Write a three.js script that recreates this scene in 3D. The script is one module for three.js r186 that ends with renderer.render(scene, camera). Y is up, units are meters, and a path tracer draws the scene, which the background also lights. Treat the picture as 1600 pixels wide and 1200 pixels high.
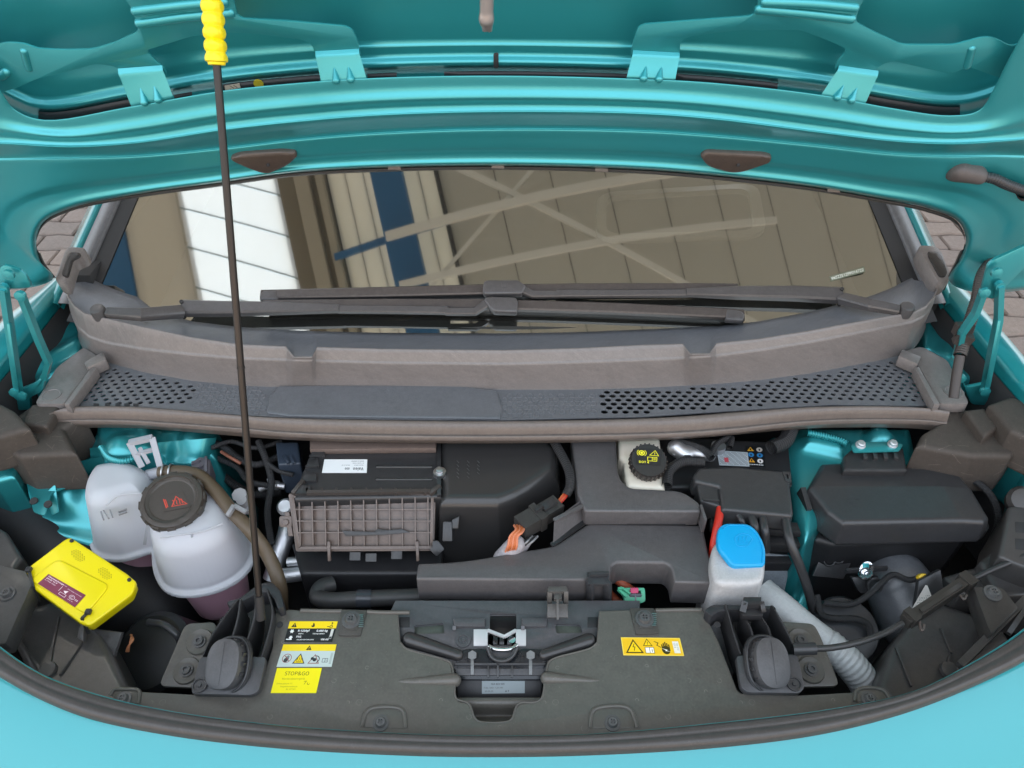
import * as THREE from 'three';
import { mergeGeometries, toCreasedNormals } from 'three/addons/utils/BufferGeometryUtils.js';
import { ImprovedNoise } from 'three/addons/math/ImprovedNoise.js';

// ---------------------------------------------------------------- camera, sky, sun, exposure
const V = (x, y, z) => new THREE.Vector3(x, y, z);
const EYE = V(0, 1.75, 0), PITCH = 40 * Math.PI / 180, FOC = 1209;
const scene = new THREE.Scene();
const camera = new THREE.PerspectiveCamera(2 * Math.atan(600 / FOC) * 180 / Math.PI, 4 / 3, 0.05, 200);
camera.position.copy(EYE); camera.rotation.x = -PITCH;
const renderer = new THREE.WebGLRenderer({ antialias: true });
renderer.toneMapping = THREE.LinearToneMapping;
renderer.toneMappingExposure = 1.55;
renderer.shadowMap.enabled = true;
{ // pale hazy sky, computed: a little brighter towards the zenith, bluish white
  const W = 256, Hh = 128, d = new Float32Array(W * Hh * 4), N = new ImprovedNoise();
  for (let j = 0; j < Hh; j++) for (let i = 0; i < W; i++) {
    const el = ((j + 0.5) / Hh - 0.5) * Math.PI, az = (i + 0.5) / W * 2 * Math.PI, y = Math.sin(el), x = Math.cos(el) * Math.cos(az), z = Math.cos(el) * Math.sin(az);
    const cl = 0.5 + 0.5 * N.noise(x * 2.3 + 5, y * 4 + 3, z * 2.3), t = Math.max(0, y);
    const k = (1.35 + 0.5 * t) * (0.88 + 0.24 * cl);
    const c = y > 0 ? [0.93 - 0.14 * t + 0.1 * cl * t, 0.99 - 0.05 * t + 0.04 * cl * t, 1.06 + 0.08 * t] : [0.4, 0.36, 0.32];
    const o = (j * W + i) * 4; d[o] = c[0] * k; d[o + 1] = c[1] * k; d[o + 2] = c[2] * k; d[o + 3] = 1;
  }
  const sky = new THREE.DataTexture(d, W, Hh, THREE.RGBAFormat, THREE.FloatType);
  sky.mapping = THREE.EquirectangularReflectionMapping; sky.magFilter = THREE.LinearFilter; sky.needsUpdate = true;
  scene.background = sky; scene.environment = sky;
}
const sun = new THREE.DirectionalLight(new THREE.Color(1, 0.88, 0.72), 5);
sun.position.set(-4.5, 12, -8); sun.target.position.set(0, 0, -1); sun.castShadow = true;
sun.shadow.camera.left = -12; sun.shadow.camera.right = 12; sun.shadow.camera.top = 12; sun.shadow.camera.bottom = -12; sun.shadow.camera.far = 40; sun.shadow.radius = 4;
scene.add(sun, sun.target);

// ---------------------------------------------------------------- helpers: measuring
const SP = Math.sin(PITCH), CP = Math.cos(PITCH);
const rayOf = (px, py) => { const u = (px - 800) / FOC, v = (600 - py) / FOC; return V(u, -SP + v * CP, -CP - v * SP); };
const D = (px, py, t) => rayOf(px, py).multiplyScalar(t).add(EYE);
const on = (px, py, pl) => { const r = rayOf(px, py); return r.multiplyScalar(pl.o.clone().sub(EYE).dot(pl.n) / r.dot(pl.n)).add(EYE); };
const up = (h) => ({ o: V(0, h, 0), n: V(0, 1, 0) });
const H = (px, py, h) => on(px, py, up(h));
const tilt = (px, py, h, deg, side = 0) => ({ o: H(px, py, h), n: V(Math.sin(side * Math.PI / 180), Math.cos(deg * Math.PI / 180), Math.sin(deg * Math.PI / 180)).normalize() });
const off = (pl, c) => ({ o: pl.o.clone().addScaledVector(pl.n, c), n: pl.n });
const frameOf = (pl) => { const n = pl.n.clone().normalize(); const u = V(1, 0, 0).addScaledVector(n, -n.x).normalize(); return { o: pl.o, n, u, v: n.clone().cross(u), m: new THREE.Matrix4().makeBasis(u, n.clone().cross(u), n).setPosition(pl.o) }; };
let seedN = 7; const rnd = () => { seedN = (seedN * 1664525 + 1013904223) >>> 0; return seedN / 4294967296; };
const lerp = (a, b, t) => a + (b - a) * t;
const spl = (pts, n, closed = false) => { const c = new THREE.CatmullRomCurve3(pts.map((p) => p.isVector3 ? p : V(p[0], p[1], 0)), closed, 'centripetal'); return Array.from({ length: n + 1 }, (_, i) => c.getPoint(i / n)); };

// ---------------------------------------------------------------- helpers: geometry
function clean(g) {
  let r = g.index ? g.toNonIndexed() : g;
  for (const k of Object.keys(r.attributes)) if (!['position', 'normal', 'uv'].includes(k)) r.deleteAttribute(k);
  if (!r.attributes.normal) r.computeVertexNormals();
  if (!r.attributes.uv) boxUV(r);
  const p = r.attributes.position.array, n = r.attributes.normal.array, w = r.attributes.uv.array; // faces wind the way their normals point
  for (let i = 0; i < p.length; i += 9) {
    const ax = p[i + 3] - p[i], ay = p[i + 4] - p[i + 1], az = p[i + 5] - p[i + 2], bx = p[i + 6] - p[i], by = p[i + 7] - p[i + 1], bz = p[i + 8] - p[i + 2];
    if ((ay * bz - az * by) * (n[i] + n[i + 3] + n[i + 6]) + (az * bx - ax * bz) * (n[i + 1] + n[i + 4] + n[i + 7]) + (ax * by - ay * bx) * (n[i + 2] + n[i + 5] + n[i + 8]) < 0) {
      for (let k = 0; k < 3; k++) { let t = p[i + 3 + k]; p[i + 3 + k] = p[i + 6 + k]; p[i + 6 + k] = t; t = n[i + 3 + k]; n[i + 3 + k] = n[i + 6 + k]; n[i + 6 + k] = t; }
      const q = i / 9 * 6; for (let k = 0; k < 2; k++) { const t = w[q + 2 + k]; w[q + 2 + k] = w[q + 4 + k]; w[q + 4 + k] = t; }
    }
  }
  r.morphAttributes = {}; r.clearGroups(); return r;
}
function boxUV(g) {
  const p = g.attributes.position, uv = new Float32Array(p.count * 2), a = V(), b = V(), c = V();
  for (let i = 0; i < p.count; i += 3) {
    a.fromBufferAttribute(p, i); b.fromBufferAttribute(p, i + 1); c.fromBufferAttribute(p, i + 2);
    const n = b.clone().sub(a).cross(c.clone().sub(a)), X = Math.abs(n.x), Y = Math.abs(n.y), Z = Math.abs(n.z);
    [a, b, c].forEach((q, k) => { const [s, t] = Y >= X && Y >= Z ? [q.x, q.z] : X >= Z ? [q.z, q.y] : [q.x, q.y]; uv[(i + k) * 2] = s; uv[(i + k) * 2 + 1] = t; });
  }
  g.setAttribute('uv', new THREE.BufferAttribute(uv, 2));
}
function roundPoly(pts, r, seg = 4) { // pts: [x, y]; r a number, or one per corner
  const out = [], n = pts.length;
  pts.forEach((p, i) => {
    const a = pts[(i + n - 1) % n], b = pts[(i + 1) % n], R = Array.isArray(r) ? r[i] : r;
    const da = Math.hypot(a[0] - p[0], a[1] - p[1]), db = Math.hypot(b[0] - p[0], b[1] - p[1]), k = Math.min(R, da * 0.45, db * 0.45);
    if (k < 1e-5) { out.push(p); return; }
    const p0 = [p[0] + (a[0] - p[0]) * k / da, p[1] + (a[1] - p[1]) * k / da], p1 = [p[0] + (b[0] - p[0]) * k / db, p[1] + (b[1] - p[1]) * k / db];
    for (let j = 0; j <= seg; j++) { const t = j / seg; out.push([0, 1].map((d) => (1 - t) * (1 - t) * p0[d] + 2 * t * (1 - t) * p[d] + t * t * p1[d])); }
  });
  return out;
}
const flat = (pxs, pl) => { const f = frameOf(pl); return pxs.map(([x, y]) => { const q = on(x, y, pl).sub(f.o); return [q.dot(f.u), q.dot(f.v)]; }); };
const shapeOf = (pts) => { const s = new THREE.Shape(); pts.forEach((p, i) => i ? s.lineTo(p[0], p[1]) : s.moveTo(p[0], p[1])); s.closePath(); return s; };
// a sheet or block whose upper face lies in the plane, its outline read as picture points on that plane
function slab(pxs, pl, depth, o = {}) {
  const pts = o.local ? pxs : flat(pxs, pl), sh = shapeOf(o.round ? roundPoly(pts, o.round, o.rseg ?? 4) : pts), b = Math.min(o.bevel ?? 0.0015, depth * 0.45);
  for (const h of o.holes ?? []) { const q = o.holesLocal ? h : flat(h, pl); sh.holes.push(shapeOf(o.holeRound ? roundPoly(q, o.holeRound) : q)); }
  const g = new THREE.ExtrudeGeometry(sh, { depth: Math.max(1e-4, depth - 2 * b), bevelEnabled: b > 0, bevelThickness: b, bevelSize: b, bevelOffset: -b, bevelSegments: o.bseg ?? 2, curveSegments: 8 });
  g.translate(0, 0, -(depth - b)); g.applyMatrix4(frameOf(pl).m);
  return clean(toCreasedNormals(clean(g), o.crease ?? 0.7));
}
// a sheet through a list of polylines (each a list of points), smooth
function loft(curves, o = {}) {
  const m = curves.length, n = curves[0].length, pos = [], uv = [], idx = [];
  const tl = [0]; const mid = n >> 1; for (let i = 1; i < m; i++) tl.push(tl[i - 1] + curves[i][mid].distanceTo(curves[i - 1][mid]));
  for (let i = 0; i < m; i++) { let s = 0; for (let j = 0; j < n; j++) { const p = curves[i][j]; if (j) s += p.distanceTo(curves[i][j - 1]); pos.push(p.x, p.y, p.z); uv.push(s, tl[i]); } }
  for (let i = 0; i < m - 1; i++) for (let j = 0; j < n - 1; j++) { const a = i * n + j, b = a + 1, c = a + n, d = c + 1; o.flip ? idx.push(a, c, b, b, c, d) : idx.push(a, b, c, b, d, c); }
  const g = new THREE.BufferGeometry(); g.setAttribute('position', new THREE.Float32BufferAttribute(pos, 3)); g.setAttribute('uv', new THREE.Float32BufferAttribute(uv, 2)); g.setIndex(idx);
  if (o.crease) return clean(toCreasedNormals(g.toNonIndexed(), o.crease));
  g.computeVertexNormals(); return clean(g);
}
function tube(pts, r, o = {}) {
  const c = new THREE.CatmullRomCurve3(pts, !!o.closed, 'centripetal');
  const n = o.seg ?? Math.max(8, pts.length * 8), g = new THREE.TubeGeometry(c, n, r, o.rad ?? 10, !!o.closed), parts = [clean(g)];
  if (o.ripple) { const L = c.getLength(), per = o.pitch ?? 0.004; const m = Math.ceil(L / per) * 6, q = new THREE.TubeGeometry(c, m, r, o.rad ?? 10), p = q.attributes.position, k0 = (o.rad ?? 10) + 1; for (let i = 0; i <= m; i++) { const e = c.getPointAt(i / m), k = 1 + o.ripple * Math.cos(i / 6 * 6.2832); for (let j = 0; j < k0; j++) { const a = i * k0 + j, w = V().fromBufferAttribute(p, a).sub(e).multiplyScalar(k).add(e); p.setXYZ(a, w.x, w.y, w.z); } } q.computeVertexNormals(); parts[0] = clean(q); }
  if (o.caps) for (const e of [0, 1]) { const q = c.getPointAt(e), t = c.getTangentAt(e); parts.push(disc(q, e ? t : t.negate(), r, 0.001)); }
  return parts.length > 1 ? mergeGeometries(parts) : parts[0];
}
// pressed sheet metal: a four-cornered sheet on a plane, with dents and swellings
function pressed(c, pl, bump, n = 40) {
  const at = (a, b) => [0, 1].map((k) => c[0][k] * (1 - a) * (1 - b) + c[1][k] * a * (1 - b) + c[2][k] * a * b + c[3][k] * (1 - a) * b);
  return loft(Array.from({ length: n + 1 }, (_, j) => Array.from({ length: n + 1 }, (_, i) => { const q = at(i / n, j / n); return on(q[0], q[1], off(pl, bump(i / n, j / n))); })));
}
const orient = (g, at, n) => { g.applyQuaternion(new THREE.Quaternion().setFromUnitVectors(V(0, 1, 0), n.clone().normalize())); g.translate(at.x, at.y, at.z); return clean(g); };
const disc = (at, n, r, h, seg = 20, r2 = r) => orient(new THREE.CylinderGeometry(r2, r, h, seg), at, n);
const lathe = (at, n, prof, seg = 28) => orient(toCreasedNormals(clean(new THREE.LatheGeometry(prof.map((p) => new THREE.Vector2(Math.max(p[0], 1e-5), p[1])), seg)), 0.6), at, n);
function beam(a, b, w, h, o = {}) { // a straight bar from a to b
  const g = new THREE.ExtrudeGeometry(shapeOf([[-w / 2, -h / 2], [w / 2, -h / 2], [w / 2, h / 2], [-w / 2, h / 2]]), { depth: a.distanceTo(b), bevelEnabled: true, bevelSize: o.b ?? Math.min(w, h) * 0.15, bevelThickness: 0.0005, bevelOffset: -(o.b ?? Math.min(w, h) * 0.15), bevelSegments: 2 });
  const z = b.clone().sub(a).normalize(), ref = o.up ?? V(0, 1, 0), x = ref.clone().cross(z).normalize(), y = z.clone().cross(x);
  g.applyMatrix4(new THREE.Matrix4().makeBasis(x, y, z).setPosition(a));
  return clean(toCreasedNormals(clean(g), 0.7));
}
// a moulded body: the surface of a distance field, found on a grid of cells
function net(f, p, q, cell) {
  const lo = p.clone().min(q), hi = p.clone().max(q);
  const nx = Math.ceil((hi.x - lo.x) / cell) + 1, ny = Math.ceil((hi.y - lo.y) / cell) + 1, nz = Math.ceil((hi.z - lo.z) / cell) + 1;
  const val = new Float32Array(nx * ny * nz), id = (i, j, k) => (i * ny + j) * nz + k;
  for (let i = 0; i < nx; i++) for (let j = 0; j < ny; j++) for (let k = 0; k < nz; k++) val[id(i, j, k)] = f(lo.x + i * cell, lo.y + j * cell, lo.z + k * cell);
  const vert = new Int32Array(nx * ny * nz).fill(-1), pos = [], idx = [];
  for (let i = 0; i < nx - 1; i++) for (let j = 0; j < ny - 1; j++) for (let k = 0; k < nz - 1; k++) {
    let n = 0, sx = 0, sy = 0, sz = 0;
    for (const [a, b, c, d, e, g] of EDGES) { const p = val[id(i + a, j + b, k + c)], q = val[id(i + d, j + e, k + g)]; if ((p < 0) !== (q < 0)) { const t = p / (p - q); sx += a + (d - a) * t; sy += b + (e - b) * t; sz += c + (g - c) * t; n++; } }
    if (n) { vert[id(i, j, k)] = pos.length / 3; pos.push(lo.x + (i + sx / n) * cell, lo.y + (j + sy / n) * cell, lo.z + (k + sz / n) * cell); }
  }
  const quad = (a, b, c, d, fl) => { if (a < 0 || b < 0 || c < 0 || d < 0) return; fl ? idx.push(a, c, b, a, d, c) : idx.push(a, b, c, a, c, d); };
  for (let i = 1; i < nx - 1; i++) for (let j = 1; j < ny - 1; j++) for (let k = 1; k < nz - 1; k++) {
    const p = val[id(i, j, k)] < 0;
    if (p !== (val[id(i + 1, j, k)] < 0)) quad(vert[id(i, j - 1, k - 1)], vert[id(i, j, k - 1)], vert[id(i, j, k)], vert[id(i, j - 1, k)], !p);
    if (p !== (val[id(i, j + 1, k)] < 0)) quad(vert[id(i - 1, j, k - 1)], vert[id(i - 1, j, k)], vert[id(i, j, k)], vert[id(i, j, k - 1)], !p);
    if (p !== (val[id(i, j, k + 1)] < 0)) quad(vert[id(i - 1, j - 1, k)], vert[id(i, j - 1, k)], vert[id(i, j, k)], vert[id(i - 1, j, k)], !p);
  }
  const nor = [], e = cell * 0.6;
  for (let q = 0; q < pos.length; q += 3) { const [x, y, z] = [pos[q], pos[q + 1], pos[q + 2]], g = V(f(x + e, y, z) - f(x - e, y, z), f(x, y + e, z) - f(x, y - e, z), f(x, y, z + e) - f(x, y, z - e)).normalize(); nor.push(g.x, g.y, g.z); }
  const g = new THREE.BufferGeometry(); g.setAttribute('position', new THREE.Float32BufferAttribute(pos, 3)); g.setAttribute('normal', new THREE.Float32BufferAttribute(nor, 3)); g.setIndex(idx);
  return clean(g);
}
const EDGES = []; for (const [a, b] of [[0, 1], [2, 3], [4, 5], [6, 7], [0, 2], [1, 3], [4, 6], [5, 7], [0, 4], [1, 5], [2, 6], [3, 7]]) EDGES.push([a >> 2, a >> 1 & 1, a & 1, b >> 2, b >> 1 & 1, b & 1]);
function sdPoly(P) { // signed distance to a polygon of [x, z]
  return (x, z) => {
    let d = Infinity, s = 1;
    for (let i = 0, j = P.length - 1; i < P.length; j = i++) {
      const ex = P[j][0] - P[i][0], ez = P[j][1] - P[i][1], wx = x - P[i][0], wz = z - P[i][1], t = Math.min(1, Math.max(0, (wx * ex + wz * ez) / (ex * ex + ez * ez))), bx = wx - ex * t, bz = wz - ez * t;
      d = Math.min(d, bx * bx + bz * bz);
      const c1 = z >= P[i][1], c2 = z < P[j][1], c3 = ex * wz > ez * wx; if ((c1 && c2 && c3) || (!c1 && !c2 && !c3)) s = -s;
    }
    return s * Math.sqrt(d);
  };
}
const smooth = (pts, n = 72) => spl(pts, n, true).slice(0, n).map((p) => [p.x, p.y]);
const plan = (pxs, h) => pxs.map(([x, y]) => { const q = H(x, y, h); return [q.x, q.z]; });
// an upright block over a plan, with rounded edges (r) and sides that lean in towards the top (draft)
const block = (pxs, h, y0, y1, r = 0.006, draft = 0, topFn = null) => {
  const p = sdPoly(plan(pxs, h));
  return (x, y, z) => { const t = topFn ? topFn(x, z) : y1, d2 = p(x, z) + r + draft * (y - t), dy = Math.max(y0 - y, y - t) + r; return Math.min(Math.max(d2, dy), 0) + Math.hypot(Math.max(d2, 0), Math.max(dy, 0)) - r; };
};
const smin = (a, b, k) => { const h = Math.max(k - Math.abs(a - b), 0) / k; return Math.min(a, b) - h * h * k / 4; };
const smax = (a, b, k) => -smin(-a, -b, k);
const capsule = (a, b, ra, rb) => { const d = b.clone().sub(a), l = d.lengthSq(); return (x, y, z) => { const t = Math.min(1, Math.max(0, ((x - a.x) * d.x + (y - a.y) * d.y + (z - a.z) * d.z) / l)); return Math.hypot(x - a.x - d.x * t, y - a.y - d.y * t, z - a.z - d.z * t) - lerp(ra, rb, t); }; };
const boundsPx = (pxs, h, y0, y1, pad = 0.015) => { const P = plan(pxs, h), xs = P.map((p) => p[0]), zs = P.map((p) => p[1]); return [V(Math.min(...xs) - pad, y0 - pad, Math.min(...zs) - pad), V(Math.max(...xs) + pad, y1 + pad, Math.max(...zs) + pad)]; };
const molded = (pxs, h, y0, y1, o = {}) => { const b = boundsPx(pxs, h, y0, y1), f = block(pxs, h, y0, y1, o.r ?? 0.006, o.draft ?? 0, o.top); return net(o.more ? o.more(f) : f, b[0], b[1], o.cell ?? 0.0035); };

// ---------------------------------------------------------------- helpers: things and parts
const taken = new Map(), baseOf = new Map();
function numbered(name) { const k = taken.get(name) ?? 0; taken.set(name, k + 1); return k ? `${name}_${String(k).padStart(3, '0')}` : name; }
function thing(name, label, category, base = V(0, 0, 0), group) {
  const g = new THREE.Group(); g.name = numbered(name); g.position.copy(base); g.userData = { label, category }; if (group) g.userData.group = group;
  baseOf.set(g, base); scene.add(g); return g;
}
function part(parent, name, geos, material, label, stuff) {
  const b = baseOf.get(parent) ?? V(0, 0, 0), list = [].concat(geos).map(clean);
  const g = (list.length > 1 ? mergeGeometries(list) : list[0].clone()).translate(-b.x, -b.y, -b.z);
  const m = new THREE.Mesh(g, material); m.name = name; m.castShadow = m.receiveShadow = true;
  if (label) m.userData.label = label; if (stuff) m.userData.kind = 'stuff';
  baseOf.set(m, b); parent.add(m); return m;
}
function single(name, geos, material, label, category, group) {
  const m = part(scene, numbered(name), geos, material); m.userData = { label, category }; if (group) m.userData.group = group; return m;
}

// ---------------------------------------------------------------- materials
function noiseTex(size, fn, srgb) { const d = new Uint8Array(size * size * 4); for (let j = 0; j < size; j++) for (let i = 0; i < size; i++) { const c = fn(i / size, j / size, i, j); const o = (j * size + i) * 4; const a = Array.isArray(c) ? c : [c, c, c]; for (let k = 0; k < 3; k++) d[o + k] = Math.max(0, Math.min(255, a[k] * 255)); d[o + 3] = 255; } const t = new THREE.DataTexture(d, size, size); t.wrapS = t.wrapT = THREE.RepeatWrapping; t.magFilter = THREE.LinearFilter; if (srgb) t.colorSpace = THREE.SRGBColorSpace; t.needsUpdate = true; return t; }
const PN = new ImprovedNoise();
const tile = (u, v, f, s) => { const n = (a, b) => PN.noise(a * f, b * f, s); return n(u, v) * (1 - u) * (1 - v) + n(u - 1, v) * u * (1 - v) + n(u, v - 1) * (1 - u) * v + n(u - 1, v - 1) * u * v; };
const grain = noiseTex(256, (u, v) => 0.5 + 0.35 * tile(u, v, 60, 1) + 0.25 * tile(u, v, 110, 2) + 0.15 * (rnd() - 0.5));
const wave = noiseTex(256, (u, v) => 0.5 + 0.5 * tile(u, v, 5, 3) + 0.25 * tile(u, v, 13, 4));
// settled dust and small scuffs: pale specks and short scratches over the base colour
function dusty(amount, size, seed, tint = [1, 1, 1], scratch = 0.16, rings = 0) {
  const d = new Float32Array(size * size); let s = seed; const r = () => { s = (s * 1664525 + 1013904223) >>> 0; return s / 4294967296; };
  for (let i = 0; i < 700 * amount; i++) { const x = r() * size | 0, y = r() * size | 0, k = 0.2 + r() * r(); d[y * size + x] += k; if (r() < 0.3) d[y * size + (x + 1) % size] += k * 0.7; }
  for (let i = 0; i < 22 * amount; i++) { let x = r() * size, y = r() * size, a = r() * 6.28; const l = 5 + r() * 30; for (let q = 0; q < l; q++) { d[((y | 0) % size + size) % size * size + ((x | 0) % size + size) % size] += scratch; x += Math.cos(a); y += Math.sin(a); a += (r() - 0.5) * 0.25; } }
  for (let i = 0; i < rings; i++) { const x = r() * size, y = r() * size, q = 3 + r() * 6, a0 = r() * 6, a1 = 2 + r() * 4; for (let a = 0; a < a1; a += 0.08) { const X = (x + q * Math.cos(a0 + a) | 0), Y = (y + q * Math.sin(a0 + a) * 0.9 | 0); d[((Y % size) + size) % size * size + ((X % size) + size) % size] += 0.28; } }
  return noiseTex(size, (u, v, i, j) => { const p = 0.45 + 0.05 * tile(u, v, 6, seed % 50) + 0.07 * tile(u, v, 21, seed % 40) + 0.08 * tile(u, v, 70, 9) + 0.6 * d[j * size + i]; return tint.map((c) => p * c); });
}
const rep = (t, k) => { const q = t.clone(); q.repeat.set(k, k); q.needsUpdate = true; return q; };
const dustMap = dusty(1.5, 512, 11), grain25 = rep(grain, 25), dust5 = rep(dustMap, 5), wave6 = rep(wave, 6);
const lin = (r, g, b) => new THREE.Color().setRGB(r, g, b);
const plastic = (r, g, b, rough = 0.6, o = {}) => new THREE.MeshStandardMaterial({ color: lin(r * 1.85, g * 1.85, b * 1.85), roughness: rough * 0.78, map: o.map ?? dust5, bumpMap: grain25, bumpScale: o.bump ?? 0.00005, ...(o.more ?? {}) });
const M = {
  black: plastic(0.04, 0.04, 0.042, 0.42), matt: plastic(0.024, 0.024, 0.026, 0.6), grey: plastic(0.075, 0.074, 0.078, 0.45), cowl: plastic(0.22, 0.198, 0.188, 0.42), olive: plastic(0.122, 0.114, 0.1, 0.4, { map: rep(dusty(1.3, 512, 57, [1, 1, 1], 0.14, 26), 4) }),
  filter: plastic(0.16, 0.122, 0.105, 0.45), rubber: plastic(0.062, 0.057, 0.054, 0.5), foam: plastic(0.075, 0.063, 0.055, 0.85, { bump: 0.0006, map: rep(dusty(5, 512, 23, [1, 0.97, 0.93], 0.8), 2.5) }), dark: new THREE.MeshStandardMaterial({ color: lin(0.035, 0.035, 0.036), roughness: 0.8 }),
  gloss: new THREE.MeshStandardMaterial({ color: lin(0.035, 0.034, 0.034), roughness: 0.27, bumpMap: wave6, bumpScale: 0.0003 }),
  paint: new THREE.MeshPhysicalMaterial({ color: lin(0.012, 0.27, 0.295), metalness: 0.35, roughness: 0.4, clearcoat: 1, clearcoatRoughness: 0.06, bumpMap: rep(wave, 14), bumpScale: 0.00004 }),
  inner: new THREE.MeshPhysicalMaterial({ color: lin(0.035, 0.35, 0.375), metalness: 0.62, roughness: 0.36, clearcoat: 0.8, clearcoatRoughness: 0.22, bumpMap: rep(wave, 14), bumpScale: 0.00005 }),
  steel: new THREE.MeshStandardMaterial({ color: lin(0.55, 0.55, 0.56), metalness: 1, roughness: 0.32, bumpMap: wave6, bumpScale: 0.0002 }),
  alu: new THREE.MeshStandardMaterial({ color: lin(0.6, 0.61, 0.63), metalness: 0.9, roughness: 0.4, bumpMap: wave6, bumpScale: 0.0004 }),
  zinc: new THREE.MeshStandardMaterial({ color: lin(0.62, 0.62, 0.63), metalness: 0.35, roughness: 0.38, bumpMap: wave6, bumpScale: 0.0002 }),
  chrome: new THREE.MeshStandardMaterial({ color: lin(0.72, 0.73, 0.75), metalness: 1, roughness: 0.15 }),
  white: plastic(0.3, 0.3, 0.31, 0.45), tank: new THREE.MeshPhysicalMaterial({ color: lin(0.74, 0.75, 0.79), roughness: 0.6, transmission: 0.35, thickness: 0, bumpMap: wave6, bumpScale: 0.0006 }), fitting: new THREE.MeshPhysicalMaterial({ color: lin(0.36, 0.37, 0.4), roughness: 0.4 }),
  pink: new THREE.MeshPhysicalMaterial({ color: lin(0.82, 0.5, 0.62), roughness: 0.7, transmission: 0.35, thickness: 0, bumpMap: wave6, bumpScale: 0.0006 }), fluid: new THREE.MeshPhysicalMaterial({ color: lin(0.72, 0.2, 0.36), roughness: 0.2 }),
  yellow: new THREE.MeshPhysicalMaterial({ color: lin(0.88, 0.72, 0.0), roughness: 0.35 }), blue: new THREE.MeshPhysicalMaterial({ color: lin(0.0, 0.33, 0.66), roughness: 0.38 }),
  orange: new THREE.MeshStandardMaterial({ color: lin(0.5, 0.13, 0.035), roughness: 0.45 }), red: new THREE.MeshStandardMaterial({ color: lin(0.6, 0.03, 0.015), roughness: 0.45 }), green: new THREE.MeshStandardMaterial({ color: lin(0.08, 0.42, 0.25), roughness: 0.45 }), magenta: new THREE.MeshStandardMaterial({ color: lin(0.5, 0.04, 0.12), roughness: 0.45 }),
  tan: plastic(0.115, 0.082, 0.05, 0.6), cream: new THREE.MeshPhysicalMaterial({ color: lin(0.72, 0.66, 0.55), roughness: 0.4, bumpMap: wave6, bumpScale: 0.0006 }), hose: plastic(0.54, 0.56, 0.56, 0.4), tape: plastic(0.03, 0.03, 0.032, 0.45, { bump: 0.0012 }),
};
const canvasTex = (w, h, draw) => { const c = document.createElement('canvas'); c.width = w; c.height = h; const x = c.getContext('2d'); draw(x, w, h); const t = new THREE.CanvasTexture(c); t.colorSpace = THREE.SRGBColorSpace; return t; };
const print = (w, h, draw, rough = 0.4) => new THREE.MeshStandardMaterial({ map: canvasTex(w, h, draw), roughness: rough });
// a label: four picture points (top left, top right, bottom right, bottom left) on a plane, 0.4 mm thick, print over its face
function labelGeo(c, pl, thick = 0.0004) {
  const n = pl.n.clone().normalize(), q = c.map(([x, y]) => on(x, y, pl)), t = q.map((p) => p.clone().addScaledVector(n, thick)), P = [], U = [], uvs = [[0, 1], [1, 1], [1, 0], [0, 0]];
  const N = 6, at = (a, b) => V(0, 0, 0).addScaledVector(t[0], (1 - a) * (1 - b)).addScaledVector(t[1], a * (1 - b)).addScaledVector(t[2], a * b).addScaledVector(t[3], (1 - a) * b);
  for (let i = 0; i < N; i++) for (let j = 0; j < N; j++) { const c4 = [[i, j], [i, j + 1], [i + 1, j + 1], [i + 1, j]].map(([a, b]) => [a / N, b / N]); for (const k of [0, 1, 2, 0, 2, 3]) { const p = at(...c4[k]); P.push(p.x, p.y, p.z); U.push(c4[k][0], 1 - c4[k][1]); } }
  for (let i = 0; i < 4; i++) { const j = (i + 1) % 4; for (const [p, k] of [[q[i], i], [q[j], j], [t[j], j], [q[i], i], [t[j], j], [t[i], i]]) { P.push(p.x, p.y, p.z); U.push(uvs[k][0] * 0.98 + 0.01, uvs[k][1] * 0.98 + 0.01); } }
  const g = new THREE.BufferGeometry(); g.setAttribute('position', new THREE.Float32BufferAttribute(P, 3)); g.setAttribute('uv', new THREE.Float32BufferAttribute(U, 2)); g.computeVertexNormals(); return g;
}
const screw = (at, n, r = 0.008) => { const f = frameOf({ o: at, n: n.clone().normalize() }); return [lathe(at, n, [[r * 1.5, -0.001], [r * 1.5, 0.0015], [r * 1.05, 0.002], [r, 0.004], [r * 0.8, 0.0062], [r * 0.45, 0.0068], [r * 0.4, 0.003], [0, 0.003]], 18), beam(at.clone().addScaledVector(f.u, -r * 0.5).addScaledVector(f.n, 0.0062), at.clone().addScaledVector(f.u, r * 0.5).addScaledVector(f.n, 0.0062), 0.0016, 0.0012, { up: f.n }), beam(at.clone().addScaledVector(f.v, -r * 0.5).addScaledVector(f.n, 0.0062), at.clone().addScaledVector(f.v, r * 0.5).addScaledVector(f.n, 0.0062), 0.0016, 0.0012, { up: f.n })]; };
const hexBolt = (at, n, r = 0.008) => [disc(at, n, r * 1.6, 0.002, 20), disc(at.clone().addScaledVector(n, r * 0.45), n, r, r * 0.9, 6), disc(at.clone().addScaledVector(n, r * 1.0), n, r * 0.45, r * 0.5, 12)];

for (const m of Object.values(M)) m.side = THREE.DoubleSide;

// ================================================================ THE CAR: body, glass, cowl
const car = thing('car', 'turquoise metallic car with its bonnet propped open, seen from the front into the engine bay', 'car', V(0, 0, -1));
const sample = (pts, n) => spl(pts, n);
const lay = (pts, n, h) => sample(pts, n).map((p) => H(p.x, p.y, typeof h === 'function' ? h(p.x) : h));
const rimH = (x) => 0.82 + 0.085 * Math.pow(Math.abs(x - 785) / 800, 2);
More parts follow.
